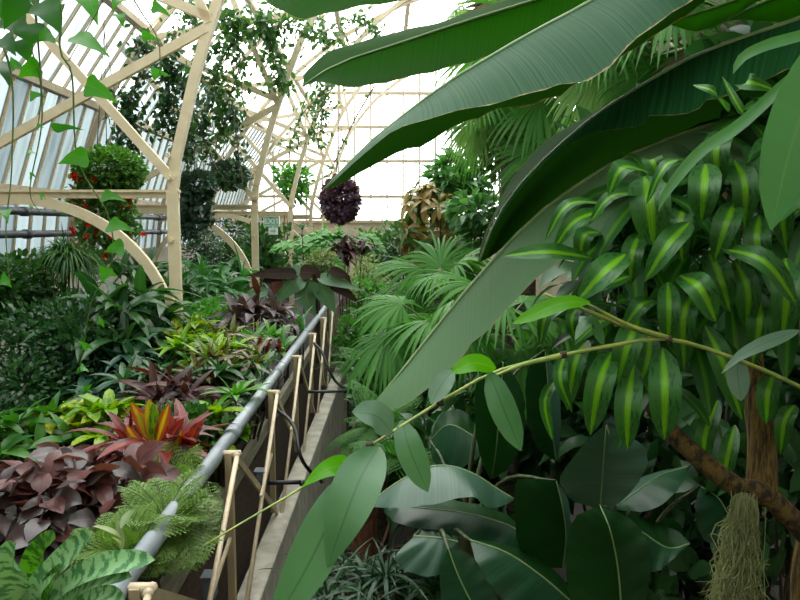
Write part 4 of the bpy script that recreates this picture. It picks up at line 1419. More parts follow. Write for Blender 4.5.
climber('climbing_vine', 'dark small-leaved climber hanging where the truss diagonals cross', [[(135, 40), (140, 70), (128, 110), (118, 160)], [(140, 40), (158, 70), (172, 100), (178, 150)], [(165, 60), (185, 90), (188, 150), (190, 165)], [(128, 95), (132, 130), (128, 170)], [(175, 30), (170, 80), (160, 130)]], 8.2, (.10, .22), 1500, .085, .024, 'ivy', 61)
climber('climbing_vine', 'leafy green climber rambling over the upper truss beside the curved rib', [[(200, -20), (228, 20), (240, 60), (225, 110), (215, 150)], [(210, 10), (250, 30), (290, 25), (335, 40)], [(245, 20), (222, 60), (215, 90), (228, 130)], [(262, 10), (275, 60), (282, 90)], [(180, 0), (205, 40), (190, 90)]], 9.3, (.14, .34), 2000, .095, .027, 'ivy_lt', 62)
climber('climbing_vine', 'thin climber straggling along the distant roof ribs', [[(300, 10), (340, 30), (350, 60), (325, 100), (310, 140)], [(330, 85), (300, 118), (290, 150)], [(345, 20), (370, 22), (378, 40)], [(320, 75), (322, 110), (318, 150)]], 13.0, (.12, .26), 620, .10, .028, 'ivy_lt', 63)
climber('climbing_vine', 'dark climber covering the lower truss left of the exit sign column', [[(190, 100), (200, 130), (215, 165), (230, 185)], [(210, 90), (205, 120), (190, 150)], [(232, 100), (238, 150), (243, 185)]], 9.0, (.10, .2), 420, .085, .024, 'ivy', 64)
climber('climbing_vine', 'bare woody vine with sparse leaves slanting before the bright end wall', [[(375, 85), (352, 125), (330, 175), (322, 215)]], 12.0, (.06, .1), 26, .10, .03, 'ivy_lt', 65, 'rope', .015)

# ------------------------------------------------------------------ hanging baskets
def basket(label, px, py, Y, rad, n, L, W, mat, seed, trail=(), flowers=0, prof='ellip', chain=True):
    c = at(px, py, Y)
    r_ = thing('hanging_basket', label, 'hanging basket', c, 'hanging baskets')
    rng = random.Random(seed)
    L_ = Leaves()
    cloud(L_, rng, c, rad, n, L, W, .5, droop=.9)
    FL = []
    m_ = MB()
    for (x0, y0, x1, y1, k) in trail:
        a, b = at(x0, y0, Y), at(x1, y1, Y)
        b.y += rng.uniform(-.12, .12)
        md = a.lerp(b, .4) + Vector((rng.uniform(-.06, .06), rng.uniform(-.1, .1), 0))
        tube(m_, [a, md, b], [.005, .002], 12, 4)
        along(L_, rng, [a, md, b], .10, k * 2, L * 1.15, W * 1.2)
        if flowers:
            for _ in range(max(1, k // 26)):
                f = rng.uniform(.2, 1)
                FL.append(a.lerp(b, f) + rdir(rng) * .09 + Vector((0, -.05, 0)))
    for _ in range(flowers):
        d = rdir(rng)
        FL.append(c + Vector((-abs(d.x) * rad[0], -abs(d.y) * rad[1], -abs(d.z) * rad[2] * .8)) * 1.02)
    for p in FL:
        F_ = Leaves()
        q = rdir(rng)
        for _ in range(7):
            F_.add(p, rdir(rng) + Vector((0, -.4, -.4)), rdir(rng), .05, .018, .5, .2)
        o = MB()
        F_.mesh(o, 'ellip', 2)
        o.build('flower', M['redfl'], r_)
    bm_ = MB()
    k = .62
    tube(bm_, [c + Vector((0, 0, -rad[2] * .75)), c + Vector((0, 0, -rad[2] * .4)), c + Vector((0, 0, .0))], [rad[0] * .3, rad[0] * .6, rad[0] * k], 8, 18)
    bm_.build('basket', M['coir'], r_)
    o = MB()
    L_.mesh(o, prof, 3)
    o.build('foliage', M[mat], r_)
    if trail:
        m_.build('trailing_stem', M['stemg'], r_)
    o = MB()
    top = c + Vector((0, 0, 1.25))
    for a in (0, 2.1, 4.2):
        tube(o, [c + Vector((math.cos(a) * rad[0] * .5, math.sin(a) * rad[0] * .5, 0)), top], .004, 2, 5, False)
    tube(o, [top, top + Vector((0, 0, 1.1))], .004, 2, 5, False)
    o.build('hanger', M['wire'], r_)


basket('big bushy hanging basket with red flowers trailing below the truss beam', 110, 171, 6.6, (.31, .31, .21), 3600, .045, .016, 'begonia', 71,
       [(86, 180, 76, 214, 90), (92, 185, 84, 245, 110), (100, 188, 95, 262, 130), (110, 188, 107, 268, 130), (118, 185, 120, 240, 110), (126, 182, 130, 238, 90), (132, 178, 141, 232, 80), (80, 178, 66, 210, 60), (104, 185, 100, 235, 100), (115, 188, 112, 255, 90)], 9)
basket('round hanging basket of deep purple leaves before the bright end wall', 340, 200, 10.0, (.25, .25, .31), 2000, .075, .028, 'purple', 72)
basket('dark round hanging basket left of the exit sign column', 229, 175, 9.4, (.24, .24, .17), 1300, .06, .02, 'greyblue', 73)
basket('trailing grey-green hanging basket just behind the tallest cream column', 197, 186, 8.4, (.20, .20, .16), 1100, .06, .02, 'greyblue', 74,
       [(190, 192, 187, 235, 110), (197, 192, 196, 240, 130), (204, 190, 205, 225, 110), (185, 190, 178, 226, 90)])

# ------------------------------------------------------------------ planting along the side bank
bush('shrub', 'dark fine-leaved shrub massed along the lower side bank', 'shrub', 62, 372, 5.2, (.62, .5, .62), 5600, .055, .015, 'shrub_dk', clumps=12, seed=1)
bush('shrub', 'glossy small-leaved shrub at the picture edge under the arch', 'shrub', 10, 290, 5.6, (.36, .4, .30), 2000, .06, .02, 'shrub', clumps=8, seed=2)
bush('shrub', 'fine-leaved shrub between the grassy tuft and the picture edge', 'shrub', 40, 312, 5.7, (.4, .35, .28), 2200, .05, .015, 'shrub', clumps=8, seed=3)
bush('shrub', 'dark shrub low at the picture edge behind the yellow croton', 'shrub', 12, 410, 4.6, (.36, .36, .36), 2400, .05, .014, 'shrub_dk', clumps=8, seed=4)
bush('shrub', 'blue-green leaved shrub in shade beside the dark fine-leaved bank', 'shrub', 116, 352, 5.2, (.36, .3, .34), 900, .12, .018, 'bluegreen', clumps=7, seed=5, prof='lance', droop=.9)
# grassy tuft in a hanging pot on a stand
rosette_plant('tufted_grass', 'mop of drooping grass-like leaves standing under the red-flowered basket', 'plant', 69, 261, 5.9, 8, 70, .40, .010, 'grassy', prof='grass', droop=3.4, e=(15, 88), spread=.09, seed=6, across=(-1, 0, 1), nseg=8)
rosette_plant('ginger_plant', 'large leafy plant with long arching green leaves left of the tallest column', 'plant', 116, 318, 5.4, 6, 11, .48, .045, 'ginger', droop=1.3, e=(0, 75), spread=.28, hvar=.14, seed=7)
rosette_plant('ginger_plant', 'upright long-leaved green plant rising behind the arching ginger', 'plant', 140, 285, 7.2, 4, 9, .46, .05, 'ginger', droop=.9, e=(10, 80), spread=.2, hvar=.12, seed=8)
rosette_plant('ginger_plant', 'long-leaved dark green plant at the foot of the tallest column', 'plant', 148, 322, 6.2, 5, 10, .44, .04, 'ginger', droop=1.3, e=(0, 75), spread=.22, hvar=.12, seed=9)
rosette_plant('cardamom_plant', 'leafy strap-leaved plant in a black pot just past the tallest column', 'plant', 205, 286, 8.6, 9, 13, .52, .038, 'plain', droop=1.5, e=(-5, 80), spread=.35, hvar=.16, seed=10, pot=True)
rosette_plant('cardamom_plant', 'smaller strap-leaved clump tucked behind the tallest column', 'plant', 186, 300, 7.6, 4, 11, .40, .034, 'ginger', droop=1.4, e=(0, 80), spread=.2, hvar=.12, seed=11)
bush('shrub', 'grey twiggy shrub above the potted strap-leaved plant', 'shrub', 208, 252, 10.2, (.36, .34, .32), 1000, .06, .016, 'greyblue', clumps=8, seed=12)
bush('shrub', 'tall leafy shrub beside the pale wall past the second truss arch', 'shrub', 222, 268, 11.5, (.45, .4, .45), 800, .09, .03, 'shrub', clumps=7, seed=13)
bush('shrub', 'shaded shrub standing behind the exit sign column', 'shrub', 272, 262, 12.5, (.6, .5, .75), 1500, .11, .034, 'shrub', clumps=9, seed=14)
bush('shrub', 'pale green shrub high behind the exit sign truss', 'shrub', 288, 185, 16.5, (.55, .45, .45), 900, .12, .035, 'fern_lt', clumps=7, seed=15)
bush('shrub', 'dark shrub against the side wall near the far end', 'shrub', 244, 245, 14.0, (.5, .5, .6), 900, .10, .03, 'shrub_dk', clumps=7, seed=16)

# ------------------------------------------------------------------ the bed beside the rail
rosette_plant('bluish_plant', 'dark bluish-leaved plant spreading in the bed before the tallest column', 'plant', 133, 372, 4.9, 4, 9, .34, .03, 'bluegreen', droop=1.2, e=(0, 70), spread=.2, hvar=.06, seed=20)
rosette_plant('green_croton', 'bright green leafy plant at the foot of the tallest cream column', 'plant', 170, 344, 5.6, 4, 12, .26, .034, 'bright', droop=1.0, e=(0, 80), spread=.14, seed=21)
rosette_plant('yellow_croton', 'yellow-green croton beside the base of the tallest column', 'croton', 196, 342, 5.5, 5, 12, .22, .034, 'yelgreen', droop=1.0, e=(0, 80), spread=.16, seed=22, prof='ellip')
bush('groundcover', 'feathery green ground cover past the yellow-green croton', 'plant', 215, 318, 7.0, (.42, .5, .16), 900, .07, .024, 'fern_lt', clumps=8, seed=23)
rosette_plant('bronze_croton', 'bronze and maroon narrow-leaved croton in the middle of the bed', 'croton', 224, 372, 4.7, 6, 13, .27, .022, 'bronze', droop=1.2, e=(0, 80), spread=.2, hvar=.06, seed=24, tipmat='yelgreen')
rosette_plant('yellow_croton', 'yellow-tipped croton just in front of the bronze croton', 'croton', 206, 352, 5.0, 4, 11, .22, .028, 'limecr', droop=1.0, e=(0, 80), spread=.15, seed=25)
rosette_plant('bright_croton', 'bright green croton close to the pipe rail under the purple cordyline', 'croton', 262, 345, 5.8, 5, 12, .27, .026, 'bright', droop=1.0, e=(0, 80), spread=.2, seed=26, hvar=.06)
rosette_plant('purple_cordyline', 'dull purple broad-leaved cordyline behind the bright green croton', 'cordyline', 252, 318, 6.6, 4, 11, .36, .042, 'dullpurple', droop=1.3, e=(0, 80), spread=.18, seed=27)
rosette_plant('purple_cordyline', 'drooping purple cordyline right against the far pipe rail', 'cordyline', 284, 326, 6.5, 2, 10, .34, .04, 'dullpurple', droop=1.8, e=(-10, 70), spread=.12, seed=28)
rosette_plant('dark_red_croton', 'dark red and green cordyline between the bronze and red crotons', 'croton', 186, 398, 4.2, 5, 12, .28, .028, 'maroon', droop=1.1, e=(0, 80), spread=.2, seed=29, hvar=.06)
rosette_plant('dark_red_croton', 'low dark maroon plant beneath the bronze croton next to the rail', 'croton', 212, 418, 4.0, 4, 10, .24, .03, 'maroon', droop=1.4, e=(-5, 70), spread=.16, seed=30)
rosette_plant('bright_rosette', 'light green leaf rosette beside the pipe rail coupling', 'plant', 236, 408, 3.9, 1, 16, .23, .024, 'bright', droop=.8, e=(0, 80), spread=.05, seed=31, over=True)
rosette_plant('green_croton', 'yellow-spotted green croton leaning on the rail below the light rosette', 'croton', 216, 432, 3.75, 4, 10, .20, .032, 'limecr', droop=1.1, e=(0, 75), spread=.14, seed=32, prof='ellip')
rosette_plant('green_croton', 'mid green croton filling the bed behind the light rosette', 'croton', 222, 392, 4.4, 4, 11, .24, .03, 'ginger', droop=1.1, e=(0, 75), spread=.18, seed=33)
bush('groundcover', 'low ferny green ground cover behind the red croton', 'plant', 112, 412, 4.4, (.32, .3, .12), 700, .05, .016, 'fern', clumps=7, seed=34)
rosette_plant('bluish_plant', 'small bluish-leaved plant between the bank and the yellow croton', 'plant', 96, 402, 4.6, 2, 8, .28, .026, 'bluegreen', droop=1.2, e=(0, 65), spread=.1, seed=35)
rosette_plant('yellow_croton', 'bright yellow-veined croton behind the copper-leaved plants', 'croton', 78, 424, 3.7, 4, 10, .20, .042, 'yellowcr', droop=1.0, e=(0, 75), spread=.15, seed=36, prof='ellip', hvar=.03)
rosette_plant('lime_croton', 'lime and green croton next to the bright yellow-veined one', 'croton', 110, 432, 3.6, 3, 9, .18, .036, 'limecr', droop=1.0, e=(0, 75), spread=.12, seed=37, prof='ellip')
rosette_plant('green_croton', 'plain green croton at the picture edge behind the copper leaves', 'croton', 34, 438, 3.5, 5, 10, .22, .028, 'midgreen', droop=1.0, e=(5, 80), spread=.2, seed=38)
rosette_plant('red_croton', 'flaming red croton with yellow-striped young leaves', 'croton', 158, 450, 3.05, 4, 15, .30, .030, 'redcr', droop=1.0, e=(-15, 75), spread=.10, hvar=.05, seed=39, prof='ellip')
# its striped upright shoot, leaf by leaf
r_ = thing('croton_shoot', 'upright croton shoot striped yellow and orange above the red croton', 'croton', (at(150, 470, 2.9).x, at(150, 470, 2.9).y, BED))
for pts, wp, mt in (([(150, 442), (143, 425), (131, 402)], 11, 'redyel'), ([(151, 440), (146, 426), (138, 412)], 12, 'yelred'), ([(152, 440), (151, 420), (149, 399)], 12, 'yelred'),
                    ([(154, 442), (154, 420), (153, 402)], 9, 'limecr'), ([(156, 444), (162, 425), (169, 404)], 9, 'redyel'), ([(158, 448), (170, 438), (184, 418)], 10, 'redcr'), ([(148, 446), (136, 440), (126, 425)], 9, 'redyel'), ([(160, 452), (172, 450), (182, 430)], 9, 'redyel'), ([(146, 450), (130, 448), (112, 446)], 10, 'redcr'), ([(160, 456), (180, 450), (203, 452)], 9, 'pinkcop')):
    P = P3(pts, 2.9)
    m_ = MB()
    path_leaf(m_, P, wp * 2.9 / F * 1.25, 'ellip', CAMV(P[1], .4), fold=.25, n=10, wave=.05, seed=wp)
    m_.build('leaf', M[mt], r_)
m_ = MB()
tube(m_, [r_.location, at(152, 470, 2.9), at(152, 442, 2.9)], [.009, .007, .005], 8, 6)
m_.build('stem', M['stemr'], r_)


def copperleaf(label, px, py, Y, leaves, L, W, seed, mat='copper', young='pinkcop'):
    c = at(px, py, Y)
    r_ = thing('copperleaf_plant', label, 'plant', (c.x, c.y, BED), 'copper-leaved plants')
    rng = random.Random(seed)
    L_, Y_ = Leaves(), Leaves()
    m_ = MB()
    for k in range(5):
        a = k * 1.26 + rng.random()
        tp = c + Vector((math.cos(a) * .10, math.sin(a) * .10, rng.uniform(-.05, .05)))
        tube(m_, [r_.location, (r_.location + tp) / 2 + Vector((rng.uniform(-.04, .04), 0, 0)), tp], [.010, .005], 8, 6)
        for q in range(leaves):
            f = q / leaves
            b = a + rng.uniform(-1.7, 1.7) + (0 if q % 3 else math.pi)
            el = math.radians(rng.uniform(-30, 25) + 35 * f)
            h = Vector((math.cos(b), math.sin(b), 0))
            t_ = h * math.cos(el) + UP * math.sin(el)
            pos = tp + UP * (-.26 + .28 * f) + h * rng.uniform(.01, .06)
            (Y_ if f > .72 and rng.random() < .7 else L_).add(pos, t_, UP * .8 - h * .35 + rdir(rng) * .55 + Vector((0, -.25, 0)), L * rng.uniform(.6, 1.1) * (1 - .35 * f), W * rng.uniform(.75, 1.1) * (1 - .3 * f), rng.uniform(.5, 1.5), rng.uniform(.05, .35))
    o = MB()
    L_.mesh(o, 'ovate', 8, (-1, -.5, 0, .5, 1), .10, seed)
    o.build('foliage', M[mat], r_)
    o = MB()
    Y_.mesh(o, 'ovate', 7, (-1, -.5, 0, .5, 1), .08, seed)
    o.build('young_leaves', M[young], r_, label='pinkish young leaves')
    m_.build('stem', M['stemr'], r_)


copperleaf('dark copper-leaved plant at the picture edge above the banded bromeliad', 18, 484, 2.35, 17, .21, .058, 81)
copperleaf('broad copper-leaved plant in the middle of the front bed', 60, 472, 2.5, 19, .23, .064, 82)
copperleaf('copper-leaved plant with pinkish leaves beside the flaming red croton', 104, 478, 2.6, 18, .22, .060, 83)
copperleaf('pink-tinged copper-leaved plant behind the broad copper one', 92, 450, 3.0, 15, .20, .052, 84, 'pinkcop', 'pinkcop')
copperleaf('low copper-leaved plant in shade under the broad copper one', 75, 520, 2.35, 14, .20, .055, 85)

rosette_plant('green_croton', 'dark green leafy filler between the bronze croton and the rail', 'croton', 250, 378, 4.6, 4, 11, .22, .024, 'ginger', droop=1.1, e=(0, 75), spread=.18, seed=141)
rosette_plant('dark_red_croton', 'small maroon croton next to the rail beyond the light rosette', 'croton', 268, 362, 5.1, 3, 10, .22, .024, 'maroon', droop=1.1, e=(0, 75), spread=.14, seed=142)
rosette_plant('green_croton', 'dark green plant behind the maroon cordyline in the middle bed', 'croton', 158, 384, 4.6, 4, 11, .24, .026, 'ginger', droop=1.1, e=(0, 75), spread=.2, seed=143)
rosette_plant('bright_croton', 'fresh green croton between the tallest column and the bronze croton', 'croton', 190, 362, 5.0, 4, 11, .22, .028, 'bright', droop=1.0, e=(0, 80), spread=.16, seed=144)
rosette_plant('bronze_croton', 'bronze-leaved croton past the yellow-tipped one', 'croton', 232, 345, 5.5, 4, 12, .25, .024, 'bronze', droop=1.2, e=(0, 80), spread=.18, seed=145)
bush('groundcover', 'dark green ground cover below the dark red cordyline', 'plant', 190, 432, 3.7, (.36, .3, .14), 700, .06, .02, 'shrub', clumps=7, seed=146)
bush('groundcover', 'fine green ground cover at the foot of the bank', 'plant', 100, 392, 5.0, (.5, .4, .14), 900, .055, .016, 'fern', clumps=8, seed=147)

# ferny spray over the pipe
fern_plant('lacy_fern', 'lacy light green fern spilling over the grey pipe rail', 'fern', 166, 522, 2.4, 46, .22, 'selag', seed=41, e=(-15, 70), pin=.42, npin=10, leaflets=6, droop=1.0)
fern_plant('lacy_fern', 'lacy green fern under the red croton beside the rail', 'fern', 172, 494, 2.75, 36, .20, 'selag', seed=42, e=(-15, 70), pin=.42, npin=10, leaflets=6, droop=1.0)
fern_plant('lacy_fern', 'dim lacy fern below the copper leaves near the lower edge', 'fern', 124, 552, 2.2, 30, .17, 'selag', seed=43, e=(-5, 70), pin=.42, npin=12, leaflets=5, droop=.9)
# young variegated shoot by the bromeliad
rosette_plant('spotted_shoot', 'small cream-spotted shoot behind the banded bromeliad', 'plant', 122, 552, 1.95, 1, 7, .11, .013, 'varieg', droop=.6, e=(20, 80), seed=44, prof='ellip')

# banded bromeliad
c = at(40, 606, 1.75)
br = thing('bromeliad', 'bromeliad with broad dark-banded green leaves in the lower corner', 'bromeliad', (c.x, c.y, BED))
BL = [
    ([(14, 620), (10, 590), (12, 562), (16, 544)], 33, 'strap', 'brom'), ([(28, 616), (40, 585), (64, 560), (93, 531)], 27, 'strap', 'brom'), ([(34, 610), (36, 575), (44, 550), (56, 538)], 34, 'strap', 'brom_in'),
    ([(46, 604), (70, 582), (106, 566), (155, 560)], 26, 'strap', 'brom'), ([(50, 612), (74, 592), (100, 578), (132, 577)], 23, 'strap', 'brom'), ([(36, 616), (46, 598), (54, 580), (60, 568)], 22, 'strap', 'brom_in'),
    ([(10, 618), (-10, 590), (-30, 580), (-50, 585)], 30, 'strap', 'brom'), ([(54, 618), (80, 604), (104, 596), (124, 602)], 22, 'strap', 'brom'), ([(40, 622), (60, 640), (90, 660)], 26, 'strap', 'brom')]
for i, (pts, wp, pf, mt) in enumerate(BL):
    P = [at(q[0], q[1], 1.72 - .04 * k + (.10 if i == 2 else 0)) for k, q in enumerate(pts)]
    m_ = MB()
    path_leaf(m_, P, wp * 1.7 / F * 1.12, 'strap', CAMV(P[1], .6), fold=.3, n=16, seed=i)
    m_.build('leaf', M[mt], br)
m_ = MB()
tube(m_, [(c.x, c.y, BED), c + Vector((0, 0, -.02))], [.02, .045], 5, 10)
m_.build('stem', M['stemg'], br)

# ------------------------------------------------------------------ broad dull leaves at the rail end
ph = thing('broad_leaved_plant', 'plant with broad dull green and dark leaves at the far end of the rail', 'plant', (at(318, 300, 8.0).x, 8.0, BED))
cc = at(316, 290, 7.9)
m_ = MB()
tube(m_, [ph.location, (ph.location + cc) / 2, cc], [.03, .02], 8, 8)
m_.build('stem', M['stemb'], ph)
for i, (pts, wp, mt) in enumerate([
    ([(306, 276), (292, 282), (276, 304)], 30, 'philo'), ([(312, 280), (306, 296), (316, 317)], 26, 'philo'), ([(320, 282), (326, 296), (336, 314)], 22, 'philo'), ([(318, 277), (340, 283), (364, 291)], 14, 'philo'),
    ([(330, 284), (348, 294), (362, 306)], 12, 'philo_dk'), ([(290, 274), (268, 274), (245, 276)], 14, 'philo_dk'), ([(296, 275), (284, 274), (264, 284)], 14, 'philo_dk'), ([(300, 272), (316, 274), (312, 284)], 18, 'philo_dk'),
    ([(268, 292), (252, 295), (232, 304)], 12, 'philo'), ([(280, 277), (274, 290), (268, 302)], 11, 'pinkcop'), ([(330, 270), (345, 276), (352, 284)], 12, 'philo_dk')]):
    P = P3(pts, 7.8)
    m_ = MB()
    path_leaf(m_, P, wp * 7.8 / F, 'heart', CAMV(P[1], .6), fold=.15, n=10, seed=i)
    o = m_.build('leaf', M[mt], ph, label='dark leaf' if mt == 'philo_dk' else None)
    m_ = MB()
    tube(m_, [cc, (cc + P[0]) / 2 - UP * .03, P[0]], .007, 8, 5)
    sub(m_, 'leaf_stalk', M['stemb'], o)
rosette_plant('red_cordyline', 'upright dark red cordyline shoot before the broad dull leaves', 'cordyline', 258, 298, 7.2, 1, 5, .34, .035, 'maroon', droop=.3, e=(55, 85), seed=45)
rosette_plant('strap_tuft', 'green strap-leaved tuft against the far pipe rail', 'plant', 300, 330, 6.9, 2, 12, .32, .016, 'plain', droop=.7, e=(20, 85), seed=46, spread=.06)

# lobed-leaf tree behind, with its mates
def lobed_tree(label, px, py, Y, n, R, seed, rad, mat='papaya'):
    c = at(px, py, Y)
    r_ = thing('lobed_leaf_tree', label, 'tree', (c.x, c.y, BED))
    rng = random.Random(seed)
    L_ = Leaves()
    ms = MB()
    for k in range(n):
        d = rdir(rng)
        hub = c + Vector((d.x * rad[0], d.y * rad[1], abs(d.z) * rad[2] - .1))
        ax = (Vector((d.x, d.y, -.25))).normalized()
        nr = UP + rdir(rng) * .35 + Vector((0, -.35, 0))
        sd = ax.cross(nr).normalized()
        tube(ms, [c - UP * .25, (c + hub) / 2 + UP * .05, hub], [.007, .004], 8, 5)
        for i in range(7):
            th = (i - 3) * .62
            L_.add(hub, ax * math.cos(th) + sd * math.sin(th), nr, R * (1 - .1 * abs(i - 3)), R * .2, .7, .12)
            t2 = ax * math.cos(th) + sd * math.sin(th)
            for s_ in (-1, 1):
                L_.add(hub + t2 * R * .4, (t2 + (sd * math.cos(th) - ax * math.sin(th)) * s_ * .9), nr, R * .42, R * .09, .5, .1)
    o = MB()
    L_.mesh(o, 'lance', 4)
    o.build('foliage', M[mat], r_)
    tube(ms, [r_.location, c - UP * .25], [.03, .02], 6, 8)
    ms.build('stem', M['stemg'], r_)


lobed_tree('young tree with spreading lobed green leaves past the exit sign', 328, 240, 10.5, 34, .30, 47, (.66, .4, .18))
lobed_tree('lobed-leaf plant lower down below the spreading lobed tree', 318, 262, 9.6, 9, .20, 48, (.36, .3, .12), 'fern_lt')
bush('variegated_shrub', 'cream-flecked small-leaved shrub under the lobed-leaf tree', 'shrub', 315, 266, 9.0, (.30, .26, .22), 900, .055, .018, 'varieg', clumps=8, seed=49)
rosette_plant('dark_cordyline', 'blackish-red cordyline beyond the end of the rail', 'cordyline', 348, 264, 10.0, 4, 16, .30, .034, 'maroon', droop=1.6, e=(-20, 70), spread=.16, hvar=.16, seed=50, ground=.2, gap=.3)
rosette_plant('nest_fern', 'small upright dark plant perched beside the exit sign', 'plant', 302, 228, 10.0, 1, 9, .22, .03, 'philo', droop=.5, e=(10, 70), seed=51)

# ------------------------------------------------------------------ the far end, right of the rail
bush('golden_shrub', 'pale yellow-green rounded shrub at the far end before the cream wall', 'shrub', 368, 278, 15.0, (.55, .5, .55), 1300, .08, .026, 'varieg', ground=0, clumps=9, seed=52)
fern_plant('fern', 'bright feathery fern in the gully past the kerb', 'fern', 384, 332, 9.5, 16, .75, 'fern_lt', ground=0, lw=.045, seed=53, npin=22, leaflets=4)
fern_plant('fern', 'soft green fern below the fan palm beside the kerb', 'fern', 368, 372, 7.4, 18, .55, 'fern', ground=0, lw=.045, seed=54, npin=20, leaflets=4)
fern_plant('tree_fern', 'tree fern with green feathery fronds beside the concrete kerb', 'fern', 382, 430, 5.2, 20, .46, 'fern', ground=0, lw=.045, seed=55, npin=22, leaflets=5, trunk=.06)
fern_plant('fern', 'dark fern low against the kerb side', 'fern', 362, 474, 4.7, 16, .36, 'fern', ground=0, lw=.045, seed=56, npin=20, leaflets=4)
fern_plant('fern', 'shaded fern in front of the tree fern', 'fern', 404, 462, 4.5, 16, .42, 'fern', ground=0, lw=.045, seed=57, npin=20, leaflets=4)
# magnolia-like shrub
def mag(label, px, py, Y, rad, n, seed):
    c = at(px, py, Y)
    r_ = thing('brown_backed_shrub', label, 'shrub', (c.x, c.y, 0), 'brown-backed shrubs')
    rng = random.Random(seed)
    A_, B_ = Leaves(), Leaves()
    tips = []
    for k in range(n):
        d = rdir(rng)
        tp = c + Vector((d.x * rad[0], d.y * rad[1], d.z * rad[2])) * rng.uniform(.6, 1)
        tips.append(tp)
        whorl(A_ if rng.random() < .5 else B_, rng, tp, d + UP * .6, 9, .34, .05, -55, 45, 1.4, .15)
    for L_, mt in ((A_, 'magbr'), (B_, 'maggr')):
        o = MB()
        L_.mesh(o, 'ellip', 5)
        o.build('foliage', M[mt], r_, label='brown leaves' if mt == 'magbr' else 'green leaves')
    o = MB()
    stems_to(o, rng, r_.location, tips[:9], .04, .01, .3)
    o.build('stem', M['stemb'], r_)


mag('shrub with brown-backed leathery leaves before the bright end wall', 428, 226, 11.5, (.62, .55, .72), 44, 58)
bush('ash_leaved_tree', 'tree with drooping light green leaflets above the brown-backed shrub', 'tree', 460, 182, 12.2, (.55, .5, .42), 700, .22, .05, 'scheff', ground=0, clumps=9, seed=59, droop=1.2, prof='lance', nseg=4)
bush('ash_leaved_tree', 'tree with hanging green leaflets beside the browned banana leaf', 'tree', 474, 220, 10.5, (.42, .4, .42), 420, .20, .045, 'scheff', ground=0, clumps=6, seed=60, droop=1.4, prof='lance', nseg=4)
bush('broadleaf_tree', 'dark broad-leaved tree between the upper fan palm fronds', 'tree', 505, 145, 10.0, (.55, .5, .5), 420, .2, .06, 'maggr', ground=0, clumps=7, seed=66, droop=1.0, prof='ovate', nseg=4)

for i, (px, py, Y, rad, n, L, W, mt, lb) in enumerate([
    (366, 300, 12.5, (.40, .5, .55), 900, .10, .03, 'fern_lt', 'bright leafy shrub just past the blackish-red cordyline'),
    (392, 262, 17.5, (.7, .5, .8), 900, .13, .04, 'shrub', 'green shrub beside the pale golden one at the far end'),
    (378, 255, 18.5, (.7, .5, .9), 900, .13, .04, 'ivy_lt', 'leafy shrub far behind the lobed-leaf tree'),
    (300, 270, 15.5, (.8, .6, .8), 1000, .12, .036, 'shrub', 'dark leafy shrub beyond the cream-flecked one'),
    (412, 250, 15.0, (.6, .5, .7), 800, .12, .04, 'shrub_dk', 'dark shrub below the brown-backed leathery leaves'),
    (374, 318, 10.5, (.42, .5, .42), 900, .09, .028, 'shrub', 'mid green shrub in the gully behind the bright feathery fern'),
    (352, 345, 8.6, (.26, .4, .38), 700, .08, .024, 'fern', 'leafy shrub pressed against the far stretch of kerb'),
    (395, 392, 6.8, (.45, .5, .5), 800, .10, .03, 'shrub', 'mid green shrub behind the tip of the pale hanging leaf')]):
    bush('gully_shrub', lb, 'shrub', px, py, Y, rad, n, L, W, mt, ground=0, clumps=8, seed=140 + i)

# fan palms
fan_palm('fan_palm', 'grey-green fan palm spreading below the brown-backed shrub', 440, 300, 8.0, 12, .72, 'palm', seed=1, reach=.45, elr=(-20, 75), nseg=30)
fan_palm('fan_palm', 'fan palm with low fronds behind the hanging banana leaf', 432, 335, 6.2, 11, .62, 'palm', seed=2, reach=.42, elr=(-35, 55), nseg=28)
fan_palm('fan_palm', 'dark fan palm beneath the pale hanging banana leaf', 505, 335, 4.6, 10, .50, 'palm', seed=3, reach=.34, elr=(-30, 60), nseg=28)
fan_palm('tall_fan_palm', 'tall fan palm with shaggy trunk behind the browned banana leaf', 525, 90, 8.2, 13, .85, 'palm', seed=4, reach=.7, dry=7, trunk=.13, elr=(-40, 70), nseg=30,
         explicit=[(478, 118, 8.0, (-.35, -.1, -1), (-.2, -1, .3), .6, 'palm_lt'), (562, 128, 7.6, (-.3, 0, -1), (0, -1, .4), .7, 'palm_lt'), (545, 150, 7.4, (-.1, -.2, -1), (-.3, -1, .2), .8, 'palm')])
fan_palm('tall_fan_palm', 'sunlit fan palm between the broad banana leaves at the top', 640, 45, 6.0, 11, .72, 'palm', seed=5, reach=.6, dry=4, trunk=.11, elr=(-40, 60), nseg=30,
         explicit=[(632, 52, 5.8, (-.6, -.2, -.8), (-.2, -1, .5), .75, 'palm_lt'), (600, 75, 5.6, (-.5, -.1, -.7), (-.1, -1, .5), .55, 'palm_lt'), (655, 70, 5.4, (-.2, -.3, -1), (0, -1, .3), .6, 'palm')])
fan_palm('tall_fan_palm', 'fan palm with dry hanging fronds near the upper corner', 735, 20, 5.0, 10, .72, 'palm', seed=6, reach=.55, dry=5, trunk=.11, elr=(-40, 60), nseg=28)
fan_palm('tall_fan_palm', 'pale distant fan palm showing over the upper banana leaves', 508, -20, 9.6, 11, .8, 'palm_lt', seed=7, reach=.95, dry=5, trunk=.10, elr=(-30, 70), nseg=28, ground=0)

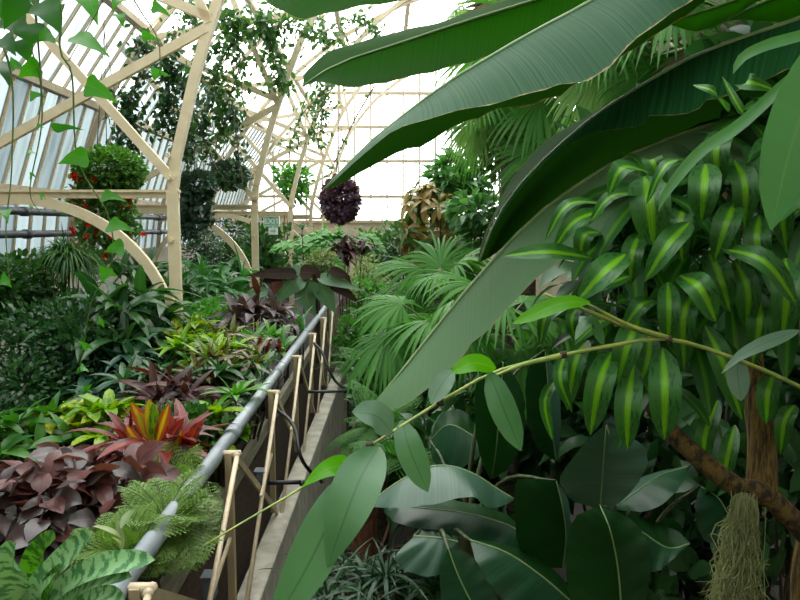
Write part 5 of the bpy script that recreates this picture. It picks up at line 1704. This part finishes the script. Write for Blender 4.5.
# ------------------------------------------------------------------ low jungle between and behind
rosette_plant('spider_lily', 'dark clump of narrow arching strap leaves at the lower edge', 'plant', 362, 590, 3.0, 6, 26, .40, .010, 'lily', ground=0, prof='grass', droop=2.0, e=(0, 80), spread=.22, seed=90, across=(-1, 0, 1), nseg=8)
rosette_plant('spider_lily', 'narrow-leaved clump beside the reddish brown stump', 'plant', 408, 585, 2.9, 4, 24, .34, .010, 'lily', ground=0, prof='grass', droop=2.0, e=(0, 80), spread=.16, seed=91, across=(-1, 0, 1), nseg=8)
st = thing('sheathed_stump', 'reddish brown stump wrapped in peeling sheaths behind the cane leaves', 'stump', (at(364, 530, 3.3).x, 3.3, 0))
m_ = MB()
top = at(366, 490, 3.3)
tube(m_, [st.location, st.location.lerp(top, .5), top], [.08, .065, .05], 10, 10)
m_.build('core', M['sheath'], st)
L_ = Leaves()
rng = random.Random(5)
for k in range(26):
    a = rng.random() * 6.28
    z = rng.uniform(.45, 1.0)
    L_.add(st.location.lerp(top, z) + Vector((math.cos(a) * .06, math.sin(a) * .06, 0)), (math.cos(a) * .4, math.sin(a) * .4, 1), (math.cos(a), math.sin(a), -.2), rng.uniform(.12, .22), rng.uniform(.02, .04), -.2, .3)
m_ = MB()
L_.mesh(m_, 'obl', 5)
m_.build('peeling_sheath', M['sheath'], st)

und = [(690, 390, 4.2, (.8, .7, .8), 'the striped dracaena', 520, .26, .06), (600, 400, 5.2, (.8, .6, .9), 'the upright low banana leaves', 520, .24, .06), (780, 420, 3.4, (.6, .6, .7), 'the forked trunk', 420, .22, .055),
       (700, 540, 3.9, (.6, .6, .5), 'the moss beard', 420, .22, .055), (640, 250, 4.6, (.8, .6, .8), 'the browned banana leaf', 520, .25, .06), (760, 190, 4.0, (.8, .6, .9), 'the upper striped leaves', 520, .25, .06), (520, 430, 5.4, (.6, .6, .8), 'the arching cane', 420, .24, .055), (450, 480, 4.8, (.5, .5, .5), 'the drooping grey-green banana leaf', 420, .2, .05), (860, 300, 3.6, (.7, .7, 1.2), 'the strap-leaved plant', 500, .24, .06)]
for i, (px, py, Y, rad, where, n, L, W) in enumerate(und):
    bush('understory_shrub', 'dark leafy undergrowth shrub in the shade behind ' + where, 'shrub', px, py, Y, rad, n, L, W, 'shrub_dk', ground=0, clumps=8, seed=100 + i, prof='ovate', droop=1.2, nseg=4)

# fallen leaves on the jungle floor
L_ = Leaves()
rng = random.Random(12)
for k in range(900):
    L_.add((rng.uniform(-.55, 2.6), rng.uniform(1.2, 6.5), .012), (rng.uniform(-1, 1), rng.uniform(-1, 1), .1), (rng.uniform(-.3, .3), rng.uniform(-.3, .3), 1), rng.uniform(.06, .2), rng.uniform(.012, .04), .15, .2)
m_ = MB()
L_.mesh(m_, 'ellip', 3)
o = m_.build('leaf_litter', M['litter'])
tag(o, 'brown fallen leaves littering the shaded jungle floor', 'leaf litter', None, 'stuff')
